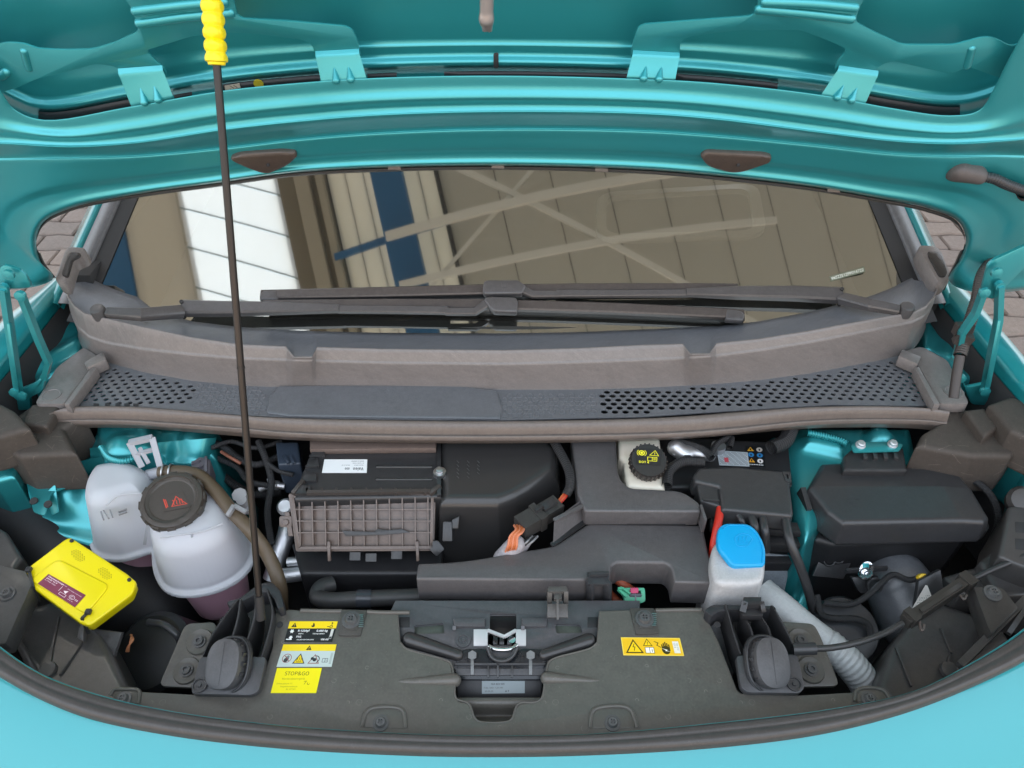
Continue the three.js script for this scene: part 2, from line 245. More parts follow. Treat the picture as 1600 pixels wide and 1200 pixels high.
// bonnet opening, front rim: inner lip, weather strip, painted nose
const lipPx = [[-110, 905], [-55, 965], [0, 1012], [69, 1057], [165, 1091], [275, 1115], [440, 1136], [640, 1149], [785, 1152], [930, 1149], [1119, 1132], [1294, 1111], [1425, 1083], [1512, 1041], [1580, 999], [1640, 950], [1700, 890]];
const edgePx = [[-150, 945], [-75, 1012], [0, 1058], [60, 1091], [135, 1121], [262, 1148], [430, 1168], [640, 1180], [785, 1182], [930, 1179], [1125, 1167], [1281, 1147], [1410, 1115], [1510, 1077], [1605, 1030], [1680, 975], [1750, 920]];
const NR = 120, shift = (cv, dy, dz = 0, dx = 0) => cv.map((p) => V(p.x * (1 + dx), p.y + dy, p.z + dz));
const mixC = (a, b, t, dy = 0) => a.map((p, i) => p.clone().lerp(b[i], t).add(V(0, dy, 0)));
const lip = lay(lipPx, NR, rimH), edge = lay(edgePx, NR, (x) => rimH(x) - 0.004);
part(car, 'front_panel', [
  loft([shift(mixC(lip, edge, 0.06), -0.05), mixC(lip, edge, -0.03, -0.002), mixC(lip, edge, -0.045, 0.001), mixC(lip, edge, -0.02, 0.0035), mixC(lip, edge, 0.08, 0.003), mixC(lip, edge, 0.6, 0), shift(edge, -0.002), shift(edge, -0.004, 0.004, 0.003), shift(edge, -0.008, 0.014, 0.012), shift(edge, -0.022, 0.042, 0.03), shift(edge, -0.052, 0.09, 0.055), shift(edge, -0.11, 0.15, 0.08), shift(edge, -0.22, 0.21, 0.1), shift(edge, -0.4, 0.25, 0.11), shift(edge, -0.6, 0.26, 0.11)])], M.paint);
part(car, 'weather_strip', loft([mixC(lip, edge, 0.05, 0.0025), mixC(lip, edge, 0.09, 0.008), mixC(lip, edge, 0.22, 0.0105), mixC(lip, edge, 0.42, 0.0095), mixC(lip, edge, 0.5, 0.0085), mixC(lip, edge, 0.56, 0.0098), mixC(lip, edge, 0.78, 0.0105), mixC(lip, edge, 0.93, 0.008), mixC(lip, edge, 0.985, 0.004), mixC(lip, edge, 1.0, -0.002)]), M.rubber);

// wings: the rail beside the bonnet on either side and the outer skin below it
for (const [name, inner, outer] of [
  ['fender', [[-190, 900], [-130, 760], [-60, 640], [0, 570], [50, 510], [92, 458], [120, 430]], [[-260, 860], [-190, 720], [-110, 590], [-40, 540], [15, 490], [72, 445], [104, 414]]],
  ['fender', [[1790, 900], [1745, 790], [1690, 690], [1600, 608], [1545, 545], [1483, 468], [1455, 436]], [[1870, 870], [1810, 750], [1740, 660], [1620, 575], [1570, 520], [1512, 455], [1478, 420]]]]) {
  const fh = (x) => 0.96 - 0.1 * Math.min(1, Math.max(0, (Math.abs(x - 815) - 875) / 150)), a = lay(inner, 44, fh), b = lay(outer, 44, (x) => fh(x) + 0.005), s = inner[0][0] < 800 ? -1 : 1;
  part(car, 'wing_liner', loft([shift(a, -0.3).map((p) => V(p.x - s * 0.03, p.y, p.z)), shift(a, -0.02).map((p) => V(p.x - s * 0.003, p.y, p.z))]), M.dark);
  part(car, name, loft([shift(a, -0.022), shift(a, -0.006), a, mixC(a, b, 0.12, 0.004), mixC(a, b, 0.5, 0.006), mixC(a, b, 0.95, 0.001), mixC(a, b, 1.1, -0.012), mixC(a, b, 1.3, -0.1), mixC(a, b, 1.4, -0.35), mixC(a, b, 1.3, -0.55)]), M.paint);
}
// the tub of the engine bay: floor, walls, bulkhead
part(car, 'bay_tub', [
  slab([[-1.2 + 0.42, -0.44], [0.78, -0.44], [0.8, -1.2], [-0.8, -1.2]].map(([x, z]) => [x, -z]), up(0.42), 0.02, { local: true }),
  beam(V(-0.8, 0.62, -1.24), V(0.8, 0.62, -1.24), 0.02, 0.5), beam(V(-0.84, 0.62, -0.45), V(-0.84, 0.62, -1.24), 0.02, 0.5), beam(V(0.84, 0.62, -0.45), V(0.84, 0.62, -1.24), 0.02, 0.5),
  beam(V(-0.8, 0.6, -0.44), V(0.8, 0.6, -0.44), 0.02, 0.36)], plastic(0.055, 0.055, 0.055, 0.6));

// windscreen: raked 25 degrees, swept back to the sides
const RAKE = 25 * Math.PI / 180, WB = V(-0.018, 0.949, -1.09);
const wsAt = (u, s, c = 0) => { const x = u * (0.772 - 0.14 * s); return V(WB.x + x, WB.y + 0.02 * u * u + s * Math.sin(RAKE) + c * Math.cos(RAKE), WB.z - 0.1 * u * u - s * Math.cos(RAKE) + c * Math.sin(RAKE)); };
const wsHit = (px, py, c = 0) => { let u = 0, p; for (let i = 0; i < 8; i++) { p = on(px, py, { o: wsAt(u, 0, c), n: V(0, Math.cos(RAKE), Math.sin(RAKE)) }); u = (p.x - WB.x) / 0.755; } return p; };
const glassGrid = (u0, u1, s0, s1, c, nu = 60, ns = 24) => loft(Array.from({ length: ns + 1 }, (_, i) => Array.from({ length: nu + 1 }, (_, j) => wsAt(lerp(u0, u1, j / nu), lerp(s0, s1, i / ns), c))));
const glassM = new THREE.MeshPhysicalMaterial({ color: lin(0.76, 0.79, 0.74), roughness: 0.025, metalness: 1, transparent: true, opacity: 0.6, side: THREE.DoubleSide }); // coated glass: half mirror, half clear
const screen = part(car, 'windscreen', glassGrid(-1, 1, -0.06, 0.95, 0), glassM);
for (const s of [-1, 1]) part(screen, 'frit_band', glassGrid(s * 1.0, s * 0.955, -0.06, 0.95, 0.0015, 3), M.dark);
part(screen, 'vehicle_number_strip', labelGeo([[1296, 432], [1350, 417], [1352, 425], [1298, 440]], { o: wsHit(1325, 429, 0.002), n: V(0, Math.cos(RAKE), Math.sin(RAKE)) }), print(512, 80, (x, w, h) => { x.fillStyle = '#6d7460'; x.fillRect(0, 0, w, h); x.fillStyle = '#f4f6ee'; x.font = 'bold 58px monospace'; x.textAlign = 'center'; x.textBaseline = 'middle'; x.fillText('VWZZZE1ZPP014722', w / 2, h / 2, w * 0.94); }));
// inside: dashboard with the recess of the head-up display, and the dark cabin around it
part(car, 'dashboard', [loft([[-1.02, 0.86], [-1.1, 0.955], [-1.3, 0.985], [-1.52, 1.01], [-1.72, 1.01], [-1.82, 0.94], [-1.86, 0.7]].map(([z, y]) => Array.from({ length: 25 }, (_, i) => { const u = i / 12 - 1; return V(u * 0.66, y - 0.03 * u * u, z - 0.08 * u * u); })))], new THREE.MeshStandardMaterial({ color: lin(0.035, 0.034, 0.03), roughness: 0.8, side: THREE.DoubleSide }));
{
  const pl = up(1.016);
  part(car, 'display_recess', slab([[932, 300], [1185, 285], [1200, 366], [932, 374]], pl, 0.012, { round: 0.05, holes: [[[946, 306], [1170, 293], [1182, 360], [946, 366]]], holeRound: 0.035 }), plastic(0.2, 0.19, 0.15, 0.5));
}
part(car, 'cabin_shell', [beam(V(-0.78, 0.7, -1.2), V(-0.78, 0.7, -3.4), 0.03, 0.6), beam(V(0.78, 0.7, -1.2), V(0.78, 0.7, -3.4), 0.03, 0.6), beam(V(-0.8, 0.4, -2.3), V(0.8, 0.4, -2.3), 2.2, 0.03), beam(V(-0.8, 0.95, -3.4), V(0.8, 0.95, -3.4), 0.03, 1.1)], M.dark);
for (const x of [-0.36, 0.36]) part(car, 'seat', [net((a, b, c) => smin(smax(Math.hypot(Math.max(Math.abs(a - x) - 0.17, 0), Math.max(Math.abs(b - 0.9) - 0.28, 0), Math.max(Math.abs(c + 2.5 + (b - 0.9) * 0.25) - 0.02, 0)) - 0.06, -1, 0.01), Math.hypot(Math.max(Math.abs(a - x) - 0.1, 0), Math.max(Math.abs(b - 1.33) - 0.04, 0), Math.max(Math.abs(c + 2.62) - 0.01, 0)) - 0.05, 0.05), V(x - 0.3, 0.5, -2.85), V(x + 0.3, 1.48, -2.2), 0.02)], M.grey);
part(car, 'roof_panel', [loft([0.95, 1.4, 2.2].map((s) => Array.from({ length: 21 }, (_, i) => { const p = wsAt(i / 10 - 1, 0.95); return V(p.x, p.y + (s - 0.95) * 0.06, p.z - (s - 0.95)); })))], M.paint);
// windscreen pillars
for (const s of [-1, 1]) {
  const rail = (du, c, n = 14) => Array.from({ length: n + 1 }, (_, i) => { const q = lerp(-0.03, 0.95, i / n), p = wsAt(s * 1.0, q, c); return p.add(V(s * du, 0, -Math.abs(du) * 0.3)); });
  part(car, 'pillar_trim', loft([rail(-0.004, -0.01), rail(-0.003, 0.006), rail(0.004, 0.01), rail(0.03, 0.004), rail(0.034, -0.012)]), plastic(0.13, 0.133, 0.14, 0.42));
  part(car, 'windscreen_pillar', loft([rail(0.032, -0.02), rail(0.036, 0.0), rail(0.05, 0.0), rail(0.085, -0.03), rail(0.1, -0.09), rail(0.1, -0.5), rail(0.1, -0.9)]), M.paint);
}
// feet of the door mirrors
for (const [pts, h] of [[[[84, 437], [100, 392], [106, 384], [133, 386], [128, 394], [112, 400], [100, 440]], 1.04], [[[1436, 382], [1462, 383], [1472, 392], [1487, 432], [1480, 441], [1466, 440], [1440, 396]], 1.04]]) {
  const m = part(car, 'mirror_foot', slab(pts, tilt(pts[0][0], pts[0][1], h, 12), 0.035, { bevel: 0.004, round: 0.008 }), M.cowl);
  const cx = (pts[1][0] + pts[4][0]) / 2;
  part(m, 'mirror_foot_panel', slab(pts.map(([x, y]) => [lerp(cx, x, 0.62), lerp(413, y, 0.68)]), off(tilt(pts[0][0], pts[0][1], h, 12), 0.003), 0.006, { bevel: 0.001, round: 0.006 }), M.gloss);
}

// ---------------------------------------------------------------- cowl: upper tray, upright wall, perforated grille, rubber seal
const wtPx = [[99, 437], [101, 449], [106, 464], [115, 478], [131, 490], [161, 497], [225, 512], [300, 528], [375, 539], [446, 542], [459, 558], [487, 558], [495, 543], [600, 546], [785, 548], [900, 545], [1000, 540], [1067, 538], [1079, 553], [1109, 553], [1120, 537], [1187, 530], [1262, 518], [1375, 497], [1427, 488], [1448, 478], [1460, 464], [1466, 450], [1468, 439]];
const wmPx = [[108, 470], [110, 480], [115, 495], [124, 512], [140, 526], [165, 535], [225, 545], [300, 553], [375, 559], [446, 561.5], [459, 562], [487, 562.5], [495, 563], [600, 566], [785, 568], [900, 565], [1000, 561], [1067, 558.5], [1079, 557.5], [1109, 555.5], [1120, 554.5], [1187, 546], [1262, 534], [1375, 512], [1425, 502], [1442, 494], [1452, 482], [1458, 470], [1461, 458]];
const wbPx = [[122, 520], [125, 530], [130, 541], [138, 552], [150, 560], [166, 565], [225, 581], [300, 594], [375, 602], [446, 604], [459, 604], [487, 604], [495, 604], [600, 605], [785, 608], [900, 608], [1000, 605.5], [1067, 602], [1079, 601.5], [1109, 599.5], [1120, 599], [1187, 593], [1262, 583], [1375, 562], [1410, 553], [1424, 544], [1434, 532], [1441, 520], [1446, 508]];
const cowlH = (x) => 0.985 + 0.02 * Math.pow((x - 785) / 680, 2);
const wt = wtPx.map(([x, y]) => H(x, y, cowlH(x))), wb = wbPx.map(([x, y]) => H(x, y, 0.914)), wm = wmPx.map(([x, y], i) => { const t = 0.62; return on(x, y, { o: wt[i].clone().lerp(wb[i], 0.3).add(V(0, 0, 0.006)), n: V(0, 0.15, 1).normalize() }); });
const dense = (cv) => cv.flatMap((p, i) => i < cv.length - 1 ? [p, p.clone().lerp(cv[i + 1], 0.34), p.clone().lerp(cv[i + 1], 0.67)] : [p]);
const WT = dense(wt), WM = dense(wm), WBt = dense(wb);
const cowl = part(car, 'cowl', [
  loft([shift(WT, -0.014, -0.004), shift(WT, -0.0015, -0.0035), shift(WT, 0, -0.002), shift(WT, -0.001, 0.0005), mixC(WT, WM, 0.3), mixC(WT, WM, 0.9), WM, mixC(WM, WBt, 0.05).map((p) => V(p.x, p.y, p.z + 0.004)), mixC(WM, WBt, 0.5), mixC(WM, WBt, 0.97), shift(WBt, -0.003, 0.004)])], M.cowl);
const cbPx = [[146, 437], [150, 439], [160, 444], [175, 450], [190, 456], [215, 464], [240, 484], [300, 502], [375, 511], [440, 515], [459, 516], [487, 517], [495, 517.5], [600, 520], [785, 521], [900, 519], [1000, 515], [1067, 512], [1079, 511], [1109, 510], [1120, 509.5], [1187, 502], [1262, 488], [1350, 466], [1375, 457], [1395, 449], [1410, 441], [1418, 437], [1425, 434]];
const CB = dense(cbPx.map(([x, y]) => wsHit(x, y, 0.005)));
part(car, 'cowl_tray', loft([shift(CB, -0.012, -0.002), CB, mixC(CB, WT, 0.1, -0.004), mixC(CB, WT, 0.5, -0.005), mixC(CB, WT, 0.97, -0.009)]), plastic(0.17, 0.18, 0.2, 0.4));
// grille
{
  const pl = up(0.914);
  const outline = [...wbPx.slice(5, -4), [1431, 569], [1462, 626], [1450, 634], [1300, 632], [1150, 641], [1000, 651], [785, 656], [600, 655], [450, 652], [375, 648], [262, 639], [112, 636], [98, 628], [136, 576]];
  const sh = flat(outline, pl), inP = sdPoly(sh), holes = [], dots = [], f = frameOf(pl);
  const zoneL = sdPoly(flat([[150, 568], [312, 596], [296, 634], [118, 632]], pl)), zoneR = sdPoly(flat([[937, 609], [1150, 600], [1300, 581], [1395, 559], [1425, 566], [1456, 622], [1440, 632], [1300, 629], [1150, 637], [937, 652]], pl));
  const embL = sdPoly(flat([[308, 597], [424, 605], [414, 649], [296, 637]], pl)), embR = sdPoly(flat([[782, 609], [934, 610], [934, 651], [780, 654]], pl));
  const lo = [Math.min(...sh.map((p) => p[0])), Math.min(...sh.map((p) => p[1]))], hi = [Math.max(...sh.map((p) => p[0])), Math.max(...sh.map((p) => p[1]))];
  let row = 0;
  for (let y = lo[1]; y < hi[1]; y += 0.0098, row++) for (let x = lo[0] + (row % 2) * 0.0085; x < hi[0]; x += 0.017) {
    const slope = 0.06 * Math.pow(Math.max(0, Math.abs(x + 0.02) - 0.28), 1.4), yy = y - slope * 0.6;
    if (inP(x, yy) > -0.0075) continue;
    if (zoneL(x, yy) < -0.004 || zoneR(x, yy) < -0.004) { const r = 0.0058 - 0.0014 * Math.min(1, Math.max(0, Math.abs(x) - 0.15) / 0.5); holes.push(Array.from({ length: 8 }, (_, k) => [x + 1.0 * r * Math.cos(k * Math.PI / 4 + 0.4), yy + 0.86 * r * Math.sin(k * Math.PI / 4 + 0.4)])); }
    else if (embL(x, yy) < -0.004 || embR(x, yy) < -0.004) { const c = f.o.clone().addScaledVector(f.u, x).addScaledVector(f.v, yy); dots.push(lathe(c, V(0, 1, 0), [[0.0062, -0.0004], [0.0058, 0.0008], [0.004, 0.0012], [0.0036, 0.0005], [0, 0.0003]], 8)); }
  }
  const gr = part(car, 'cowl_grille', slab(outline, pl, 0.003, { holes, holesLocal: true, bevel: 0.0003, bseg: 1 }), plastic(0.155, 0.16, 0.172, 0.4));
  part(gr, 'embossed_scales', dots, plastic(0.165, 0.17, 0.182, 0.35), null, true);
  part(gr, 'raised_pad', net(block([[436, 603], [600, 602], [720, 603], [778, 611], [786, 640], [782, 655], [600, 653], [452, 651], [416, 646], [420, 620]], 0.916, 0.9, 0.918, 0.004), V(-0.5, 0.89, -1.1), V(0.05, 0.935, -0.8), 0.003), plastic(0.155, 0.16, 0.172, 0.4));
  part(gr, 'slot', [150, 168, 184, 198, 212].map((x) => slab([[x - 4, 630], [x + 4, 630.3], [x + 4, 634], [x - 4, 633.7]], up(0.9155), 0.001, { bevel: 0.0002 })), M.dark);
}
// rubber seal along the front of the cowl: bulb above, ribbed lip below
{
  const t = [[78, 649], [95, 641], [112, 637], [200, 636], [262, 640], [375, 650], [450, 654], [600, 657.5], [785, 659], [1000, 655], [1075, 651], [1150, 645], [1230, 639], [1300, 636], [1390, 636], [1450, 639], [1482, 644]];
  const b = [[84, 662], [100, 664], [118, 664], [200, 665], [262, 669], [375, 677], [450, 684], [600, 689], [785, 690], [1000, 687], [1075, 684], [1150, 678], [1230, 669], [1300, 664], [1390, 663], [1450, 664.5], [1478, 668]];
  const A = lay(t, 100, 0.921), B = lay(b, 100, 0.899);
  const c = (k, dy) => mixC(A, B, k, dy);
  const seal = part(car, 'cowl_seal', loft([c(-0.1, -0.03), c(-0.05, -0.014), c(-0.02, -0.005), c(0.03, 0.003), c(0.2, 0.0075), c(0.42, 0.0085), c(0.58, 0.005), c(0.66, -0.001), c(0.7, -0.0005), c(0.78, 0.0035), c(0.86, 0.003), c(0.92, 0), c(0.9, -0.003), c(0.7, -0.014), c(0.4, -0.03)]), plastic(0.165, 0.136, 0.12, 0.4));
  const ribs = []; for (let i = 1; i < 100; i++) for (const q of [0, 0.33, 0.67]) { const a = B[i].clone().lerp(B[Math.min(100, i + 1)], q).add(V(0, -0.002, -0.0018)); ribs.push(beam(a.clone().add(V(0, 0.0052, -0.0045)), a.clone().add(V(0.0005, 0.0012, -0.002)), 0.0022, 0.003, { b: 0.0006 })); }
  part(seal, 'seal_ribs', ribs, plastic(0.12, 0.09, 0.075, 0.5), null, true);
}
// end plates of the cowl and their small blocks
for (const [pl0, blk] of [[[[131, 541], [160, 560], [144, 571], [101, 631], [53, 631], [88, 573]], [[131, 566], [160, 549], [166, 561], [136, 574]]], [[[1412, 548], [1440, 540], [1481, 562], [1516, 631], [1468, 631], [1436, 572]], [[1404, 556], [1410, 545], [1440, 557], [1434, 569]]]]) {
  const p = part(car, 'cowl_end_plate', slab(pl0, up(0.928), 0.02, { bevel: 0.003, round: 0.01 }), M.cowl);
  part(p, 'ridge', slab(blk, up(0.94), 0.022, { bevel: 0.002, round: 0.003 }), M.cowl);
  const s = pl0[0][0] < 800 ? [[144, 571], [151, 575], [108, 632], [100, 631]] : [[1436, 572], [1429, 574], [1460, 632], [1469, 631]];
  part(p, 'ridge', slab(s, up(0.936), 0.02, { bevel: 0.002 }), M.cowl);
  const c = pl0[0][0] < 800 ? H(80, 617, 0.928) : H(1490, 612, 0.928); part(p, 'round_plug', lathe(c, V(0, 1, 0), [[0.016, 0], [0.016, 0.001], [0.013, 0.0014], [0.012, 0.0004], [0, 0.0004]]), M.cowl);
}
// foam blocks where the cowl meets the wings
for (const [a, b2, c] of [
  [[[-30, 612], [22, 640], [48, 668], [-30, 690]], [[16, 660], [55, 632], [110, 634], [134, 652], [100, 672], [110, 690], [122, 712], [30, 716], [-20, 690]], [[48, 628], [92, 630], [72, 664], [30, 660]]],
  [[[1545, 630], [1580, 617], [1640, 640], [1640, 700], [1580, 672]], [[1470, 640], [1505, 640], [1560, 664], [1600, 690], [1580, 716], [1520, 716], [1430, 700], [1440, 680], [1466, 664]], [[1508, 638], [1540, 634], [1562, 664], [1540, 680]]]]) {
  const f = part(car, 'foam_block', molded(b2, 0.9, 0.82, 0.905, { r: 0.008, cell: 0.004 }), M.foam);
  part(f, 'upper_block', molded(a, 0.94, 0.87, 0.94, { r: 0.008, cell: 0.004 }), M.foam);
  part(f, 'ribbed_block', molded(c, 0.925, 0.88, 0.922, { r: 0.005, cell: 0.003 }), M.foam);
}

// ================================================================ BONNET, seen from below
const BT = 70 * Math.PI / 180, BC = on(785, 260, { o: V(0, 0, -1.03), n: V(0, 0, 1) });
const bpl = (c) => ({ o: BC.clone().add(V(0, -Math.cos(BT) * c, Math.sin(BT) * c)), n: V(0, -Math.cos(BT), Math.sin(BT)) });
const bp = (px, py, c) => on(px, py, bpl(c));
const bonnet = part(car, 'bonnet', (() => {
  const E0 = [[-100, 440], [30, 452], [84, 434], [64, 409], [57, 376], [68, 348], [110, 326], [206, 305], [337, 286.5], [460, 270], [600, 262], [785, 259], [1000, 265], [1112, 274], [1262, 291], [1375, 310], [1450, 325], [1497, 346], [1509, 374], [1500, 404], [1482, 438], [1530, 458], [1680, 440]];
  const E2 = [[-140, 400], [-140, 330], [-125, 285], [-95, 262], [-45, 249], [22, 247], [100, 246], [215, 243], [350, 231], [470, 217], [600, 207], [785, 201], [1000, 204], [1112, 211], [1270, 226], [1400, 240], [1490, 243], [1560, 242], [1640, 246], [1690, 258], [1720, 285], [1735, 335], [1735, 400]];
  const E3 = [[-190, 380], [-190, 320], [-180, 270], [-150, 235], [-80, 223], [0, 222], [110, 228], [215, 221], [350, 200], [470, 187], [600, 177], [785, 172], [1000, 175], [1120, 184], [1290, 206], [1400, 219], [1490, 223], [1560, 219], [1640, 212], [1690, 212], [1730, 225], [1755, 300], [1765, 380]];
  const E5 = [[-260, -60], [-200, -20], [-140, 30], [-60, 80], [0, 140], [22, 170], [68, 187], [200, 167], [345, 142], [470, 129], [600, 121], [785, 118], [1000, 123], [1112, 129], [1282, 148], [1390, 168], [1484, 180], [1530, 172], [1553, 138], [1574, 96], [1600, 50], [1640, 0], [1690, -50]];
  const S = (e) => spl(e, 132), [a, b, c, d] = [E0, E2, E3, E5].map(S);
  const mid = (p, q, t, h) => p.map((k, i) => bp(lerp(k.x, q[i].x, t), lerp(k.y, q[i].y, t), h));
  // section of the rim from the rear hem (0) over the crease (1) and the ridge (2) to the inner edge (3)
  const sec = [[-0.02, -0.022], [0, -0.006], [0.02, 0.005], [0.05, 0.0115], [0.09, 0.012], [0.2, 0.0082], [0.3, 0.0068], [0.36, 0.0068], [0.44, 0.0095], [0.5, 0.0104], [0.75, 0.0102], [0.96, 0.0098], [1.0, 0.0072], [1.06, 0.0076], [1.5, 0.015], [1.78, 0.0205], [1.9, 0.0215], [1.97, 0.0202], [2.1, 0.0165], [2.16, 0.0154], [2.22, 0.0158], [2.3, 0.018], [2.36, 0.0183], [2.44, 0.0165], [2.6, 0.0118], [2.72, 0.0095], [2.97, 0.0072], [3, 0.0058], [2.995, 0.001]];
  const cs = new THREE.CatmullRomCurve3(sec.map(([f, c]) => V(f, c * 20, 0)), false, 'centripetal'), rows = [];
  for (let k = 0; k <= 96; k++) { const q = cs.getPoint(k / 96), f = Math.max(0, q.x), [m, n] = f <= 1 ? [a, b] : f <= 2 ? [b, c] : [c, d]; rows.push(mid(m, n, Math.min(1, f - (f <= 1 ? 0 : f <= 2 ? 1 : 2)), q.y / 20)); }
  return loft(rows);
})(), M.inner);
{
  // outer skin behind the inner frame
  const E5 = [[-60, 120], [22, 172], [68, 187], [200, 167], [345, 142], [470, 129], [600, 121], [785, 118], [1000, 123], [1112, 129], [1282, 148], [1390, 168], [1484, 180], [1530, 174], [1660, 120]];
  const base = spl(E5, 110), cv = (dy, c, flatten = 0) => base.map((p) => bp(p.x, lerp(p.y, 130, flatten) + dy, c));
  part(bonnet, 'outer_skin', loft([cv(24, -0.062), cv(-3, -0.06), cv(-8, -0.056), cv(-12, -0.049), cv(-15, -0.0445), cv(-18, -0.0425), cv(-21, -0.0428), cv(-25, -0.0455), cv(-29, -0.0495), cv(-33, -0.0525), cv(-38, -0.0535), cv(-46, -0.0535), cv(-52, -0.0545, 0.2), cv(-56, -0.058, 0.3), cv(-64, -0.058, 0.4), cv(-90, -0.058, 0.7), cv(-150, -0.056, 1), cv(-320, -0.04, 1), cv(-700, 0, 1)]), M.inner);
  for (const [x0, x1, k] of [[60, 207, 11], [272, 300, 5], [345, 500, 9], [574, 620, 6], [694, 980, 6], [1056, 1215, 9], [1350, 1500, 12]]) {
    const n = 12, line = (dy, c) => Array.from({ length: n + 1 }, (_, i) => { const x = lerp(x0, x1, i / n); let j = 0; while (j < base.length - 2 && base[j + 1].x < x) j++; const t = (x - base[j].x) / (base[j + 1].x - base[j].x); return bp(x, lerp(base[j].y, base[j + 1].y, t) + dy, c); });
    part(bonnet, 'foam_strip', loft([line(14, -0.044), line(0, -0.042), line(-k, -0.042), line(-k - 1, -0.05)]), M.matt);
  }
  const plateL = [[-80, 60], [-20, 74], [8, 66], [38, 68], [58, 76], [100, 78], [145, 77], [180, 66], [218, 48], [204, 10], [180, -20], [160, -90], [360, -90], [366, 0], [370, 22], [378, 29], [450, 33], [540, 41], [550, 46], [556, 56], [566, 92], [494, 96], [488, 70], [470, 62], [400, 53], [345, 51], [300, 57], [228, 79], [240, 92], [256, 106], [262, 118], [194, 128], [187, 110], [178, 104], [150, 100], [85, 118], [62, 122], [20, 140], [-60, 160]];
  const plateR = [[1186, -90], [1184, 8], [1178, 24], [1160, 26], [1005, 38], [996, 44], [990, 62], [984, 92], [1060, 98], [1064, 64], [1080, 57], [1150, 48], [1250, 47], [1300, 66], [1325, 78], [1308, 96], [1303, 112], [1362, 124], [1372, 104], [1395, 95], [1440, 106], [1488, 116], [1512, 104], [1562, 122], [1680, 160], [1680, 40], [1580, 73], [1556, 60], [1538, 57], [1506, 66], [1490, 70], [1410, 70], [1370, 52], [1336, 34], [1345, 8], [1362, -20], [1380, -90]];
  const p1 = part(bonnet, 'brace_plate', slab(plateL, bpl(-0.016), 0.003, { bevel: 0.0008, round: 0.008 }), M.inner), p2 = part(bonnet, 'brace_plate', slab(plateR, bpl(-0.016), 0.003, { bevel: 0.0008, round: 0.008 }), M.inner);
  // pressed beads along the plates
  const bead = (p, pts, r = 0.006) => { const q = pts.map(([x, y]) => bp(x, y, -0.0172)); part(p, 'pressed_bead', [capNet(q, r)], M.inner); };
  const capNet = (q, r) => { const g = new THREE.TubeGeometry(new THREE.CatmullRomCurve3(q), 20, r, 12); g.scale(1, 1, 1); return mergeGeometries([clean(g), clean(new THREE.SphereGeometry(r, 12, 8).translate(q[0].x, q[0].y, q[0].z)), clean(new THREE.SphereGeometry(r, 12, 8).translate(q.at(-1).x, q.at(-1).y, q.at(-1).z))]); };
  bead(p1, [[212, 17], [290, 8], [350, 3]]); bead(p1, [[218, 36], [290, 26], [360, 20]]); bead(p1, [[38, 80], [45, 106]], 0.005); bead(p1, [[2, 118], [10, 112]], 0.006);
  bead(p2, [[1195, 3], [1270, 6], [1335, 12]]); bead(p2, [[1186, 14], [1260, 21], [1330, 29]]); bead(p2, [[1518, 76], [1511, 102]], 0.005);
  // bridging tabs, tilted up to the frame, each with two pressed ribs
  for (const [[a, b, c, d], pp] of [[[[187, 106], [256, 100], [271, 153], [205, 167]], p1], [[[494, 78], [562, 74], [573, 124], [502, 129]], p1], [[[988, 76], [1061, 80], [1055, 126], [979, 122]], p2], [[[1308, 100], [1370, 109], [1352, 163], [1283, 149]], p2]]) {
    const A = bp(...a, -0.02), B = bp(...b, -0.02), C = bp(...c, 0.0075), E = bp(...d, 0.0075);
    const row = (t, dc) => Array.from({ length: 9 }, (_, i) => A.clone().lerp(E, t).lerp(B.clone().lerp(C, t), i / 8).addScaledVector(bpl(0).n, dc));
    const tab = part(bonnet, 'bridge_tab', loft([row(-0.06, 0.006), row(0.02, 0.008), row(0.08, 0.0085), row(0.16, 0.007), row(0.6, 0.003), row(0.9, 0.0005), row(1, -0.001), row(1.06, -0.004)]), M.inner);
    for (const u of [0.34, 0.66]) { const q = (k, du, c) => A.clone().lerp(E, k).lerp(B.clone().lerp(C, k), u + du).addScaledVector(bpl(0).n, c), s = q(0.5, 0.01, 0.002), e = q(0.93, 0.0, 0.002), f = capsule(s, e, 0.001, 0.0052); part(tab, 'pressed_rib', net(f, s.clone().min(e).addScalar(-0.012), s.clone().max(e).addScalar(0.012), 0.0014), M.inner); }
  }
  // the dark slot and the small printed tags on the skin
  part(bonnet, 'slot', slab([[771, 84], [779, 83], [779, 107], [771, 107]], bpl(-0.0405), 0.002, { round: 0.003, bevel: 0.0004 }), M.dark);
  part(bonnet, 'paper_tag', labelGeo([[351, 134], [374, 130], [376, 137], [352, 141]], bpl(-0.0415)), print(64, 32, (x, w, h) => { x.fillStyle = '#c9b8a4'; x.fillRect(0, 0, w, h); x.fillStyle = '#5a4a40'; for (let i = 0; i < 26; i++) x.fillRect(20 + (i * 7) % 30, 4 + (i * 11) % 24, 3, 3); }));
  part(bonnet, 'paint_dot', disc(bp(404, 131, -0.041), bpl(0).n, 0.0065, 0.002), new THREE.MeshStandardMaterial({ color: lin(0.5, 0.38, 0.02), roughness: 0.6 }));
  // dark rubber edge under the rear hem
  const E = [[57, 385], [58, 368], [70, 346], [112, 325], [206, 306], [337, 288], [460, 271.5], [600, 264], [785, 261], [1000, 267], [1112, 276], [1262, 293], [1375, 312], [1448, 327], [1495, 347], [1508, 376], [1499, 402], [1484, 432]];
  const R = spl([[84, 434], [66, 410], ...E.slice(0)], 120), ln = (dy, c) => R.map((p, i) => { const t = i / 120, sx = t < 0.09 ? 1 : t > 0.92 ? -1 : 0; return bp(p.x + sx * dy * 0.8, p.y + (sx ? 0 : dy), c); });
  part(bonnet, 'rear_edge_seal', loft([ln(-2, -0.012), ln(-1, -0.003), ln(2.5, -0.004), ln(4.5, -0.008), ln(4, -0.016)]), M.rubber);
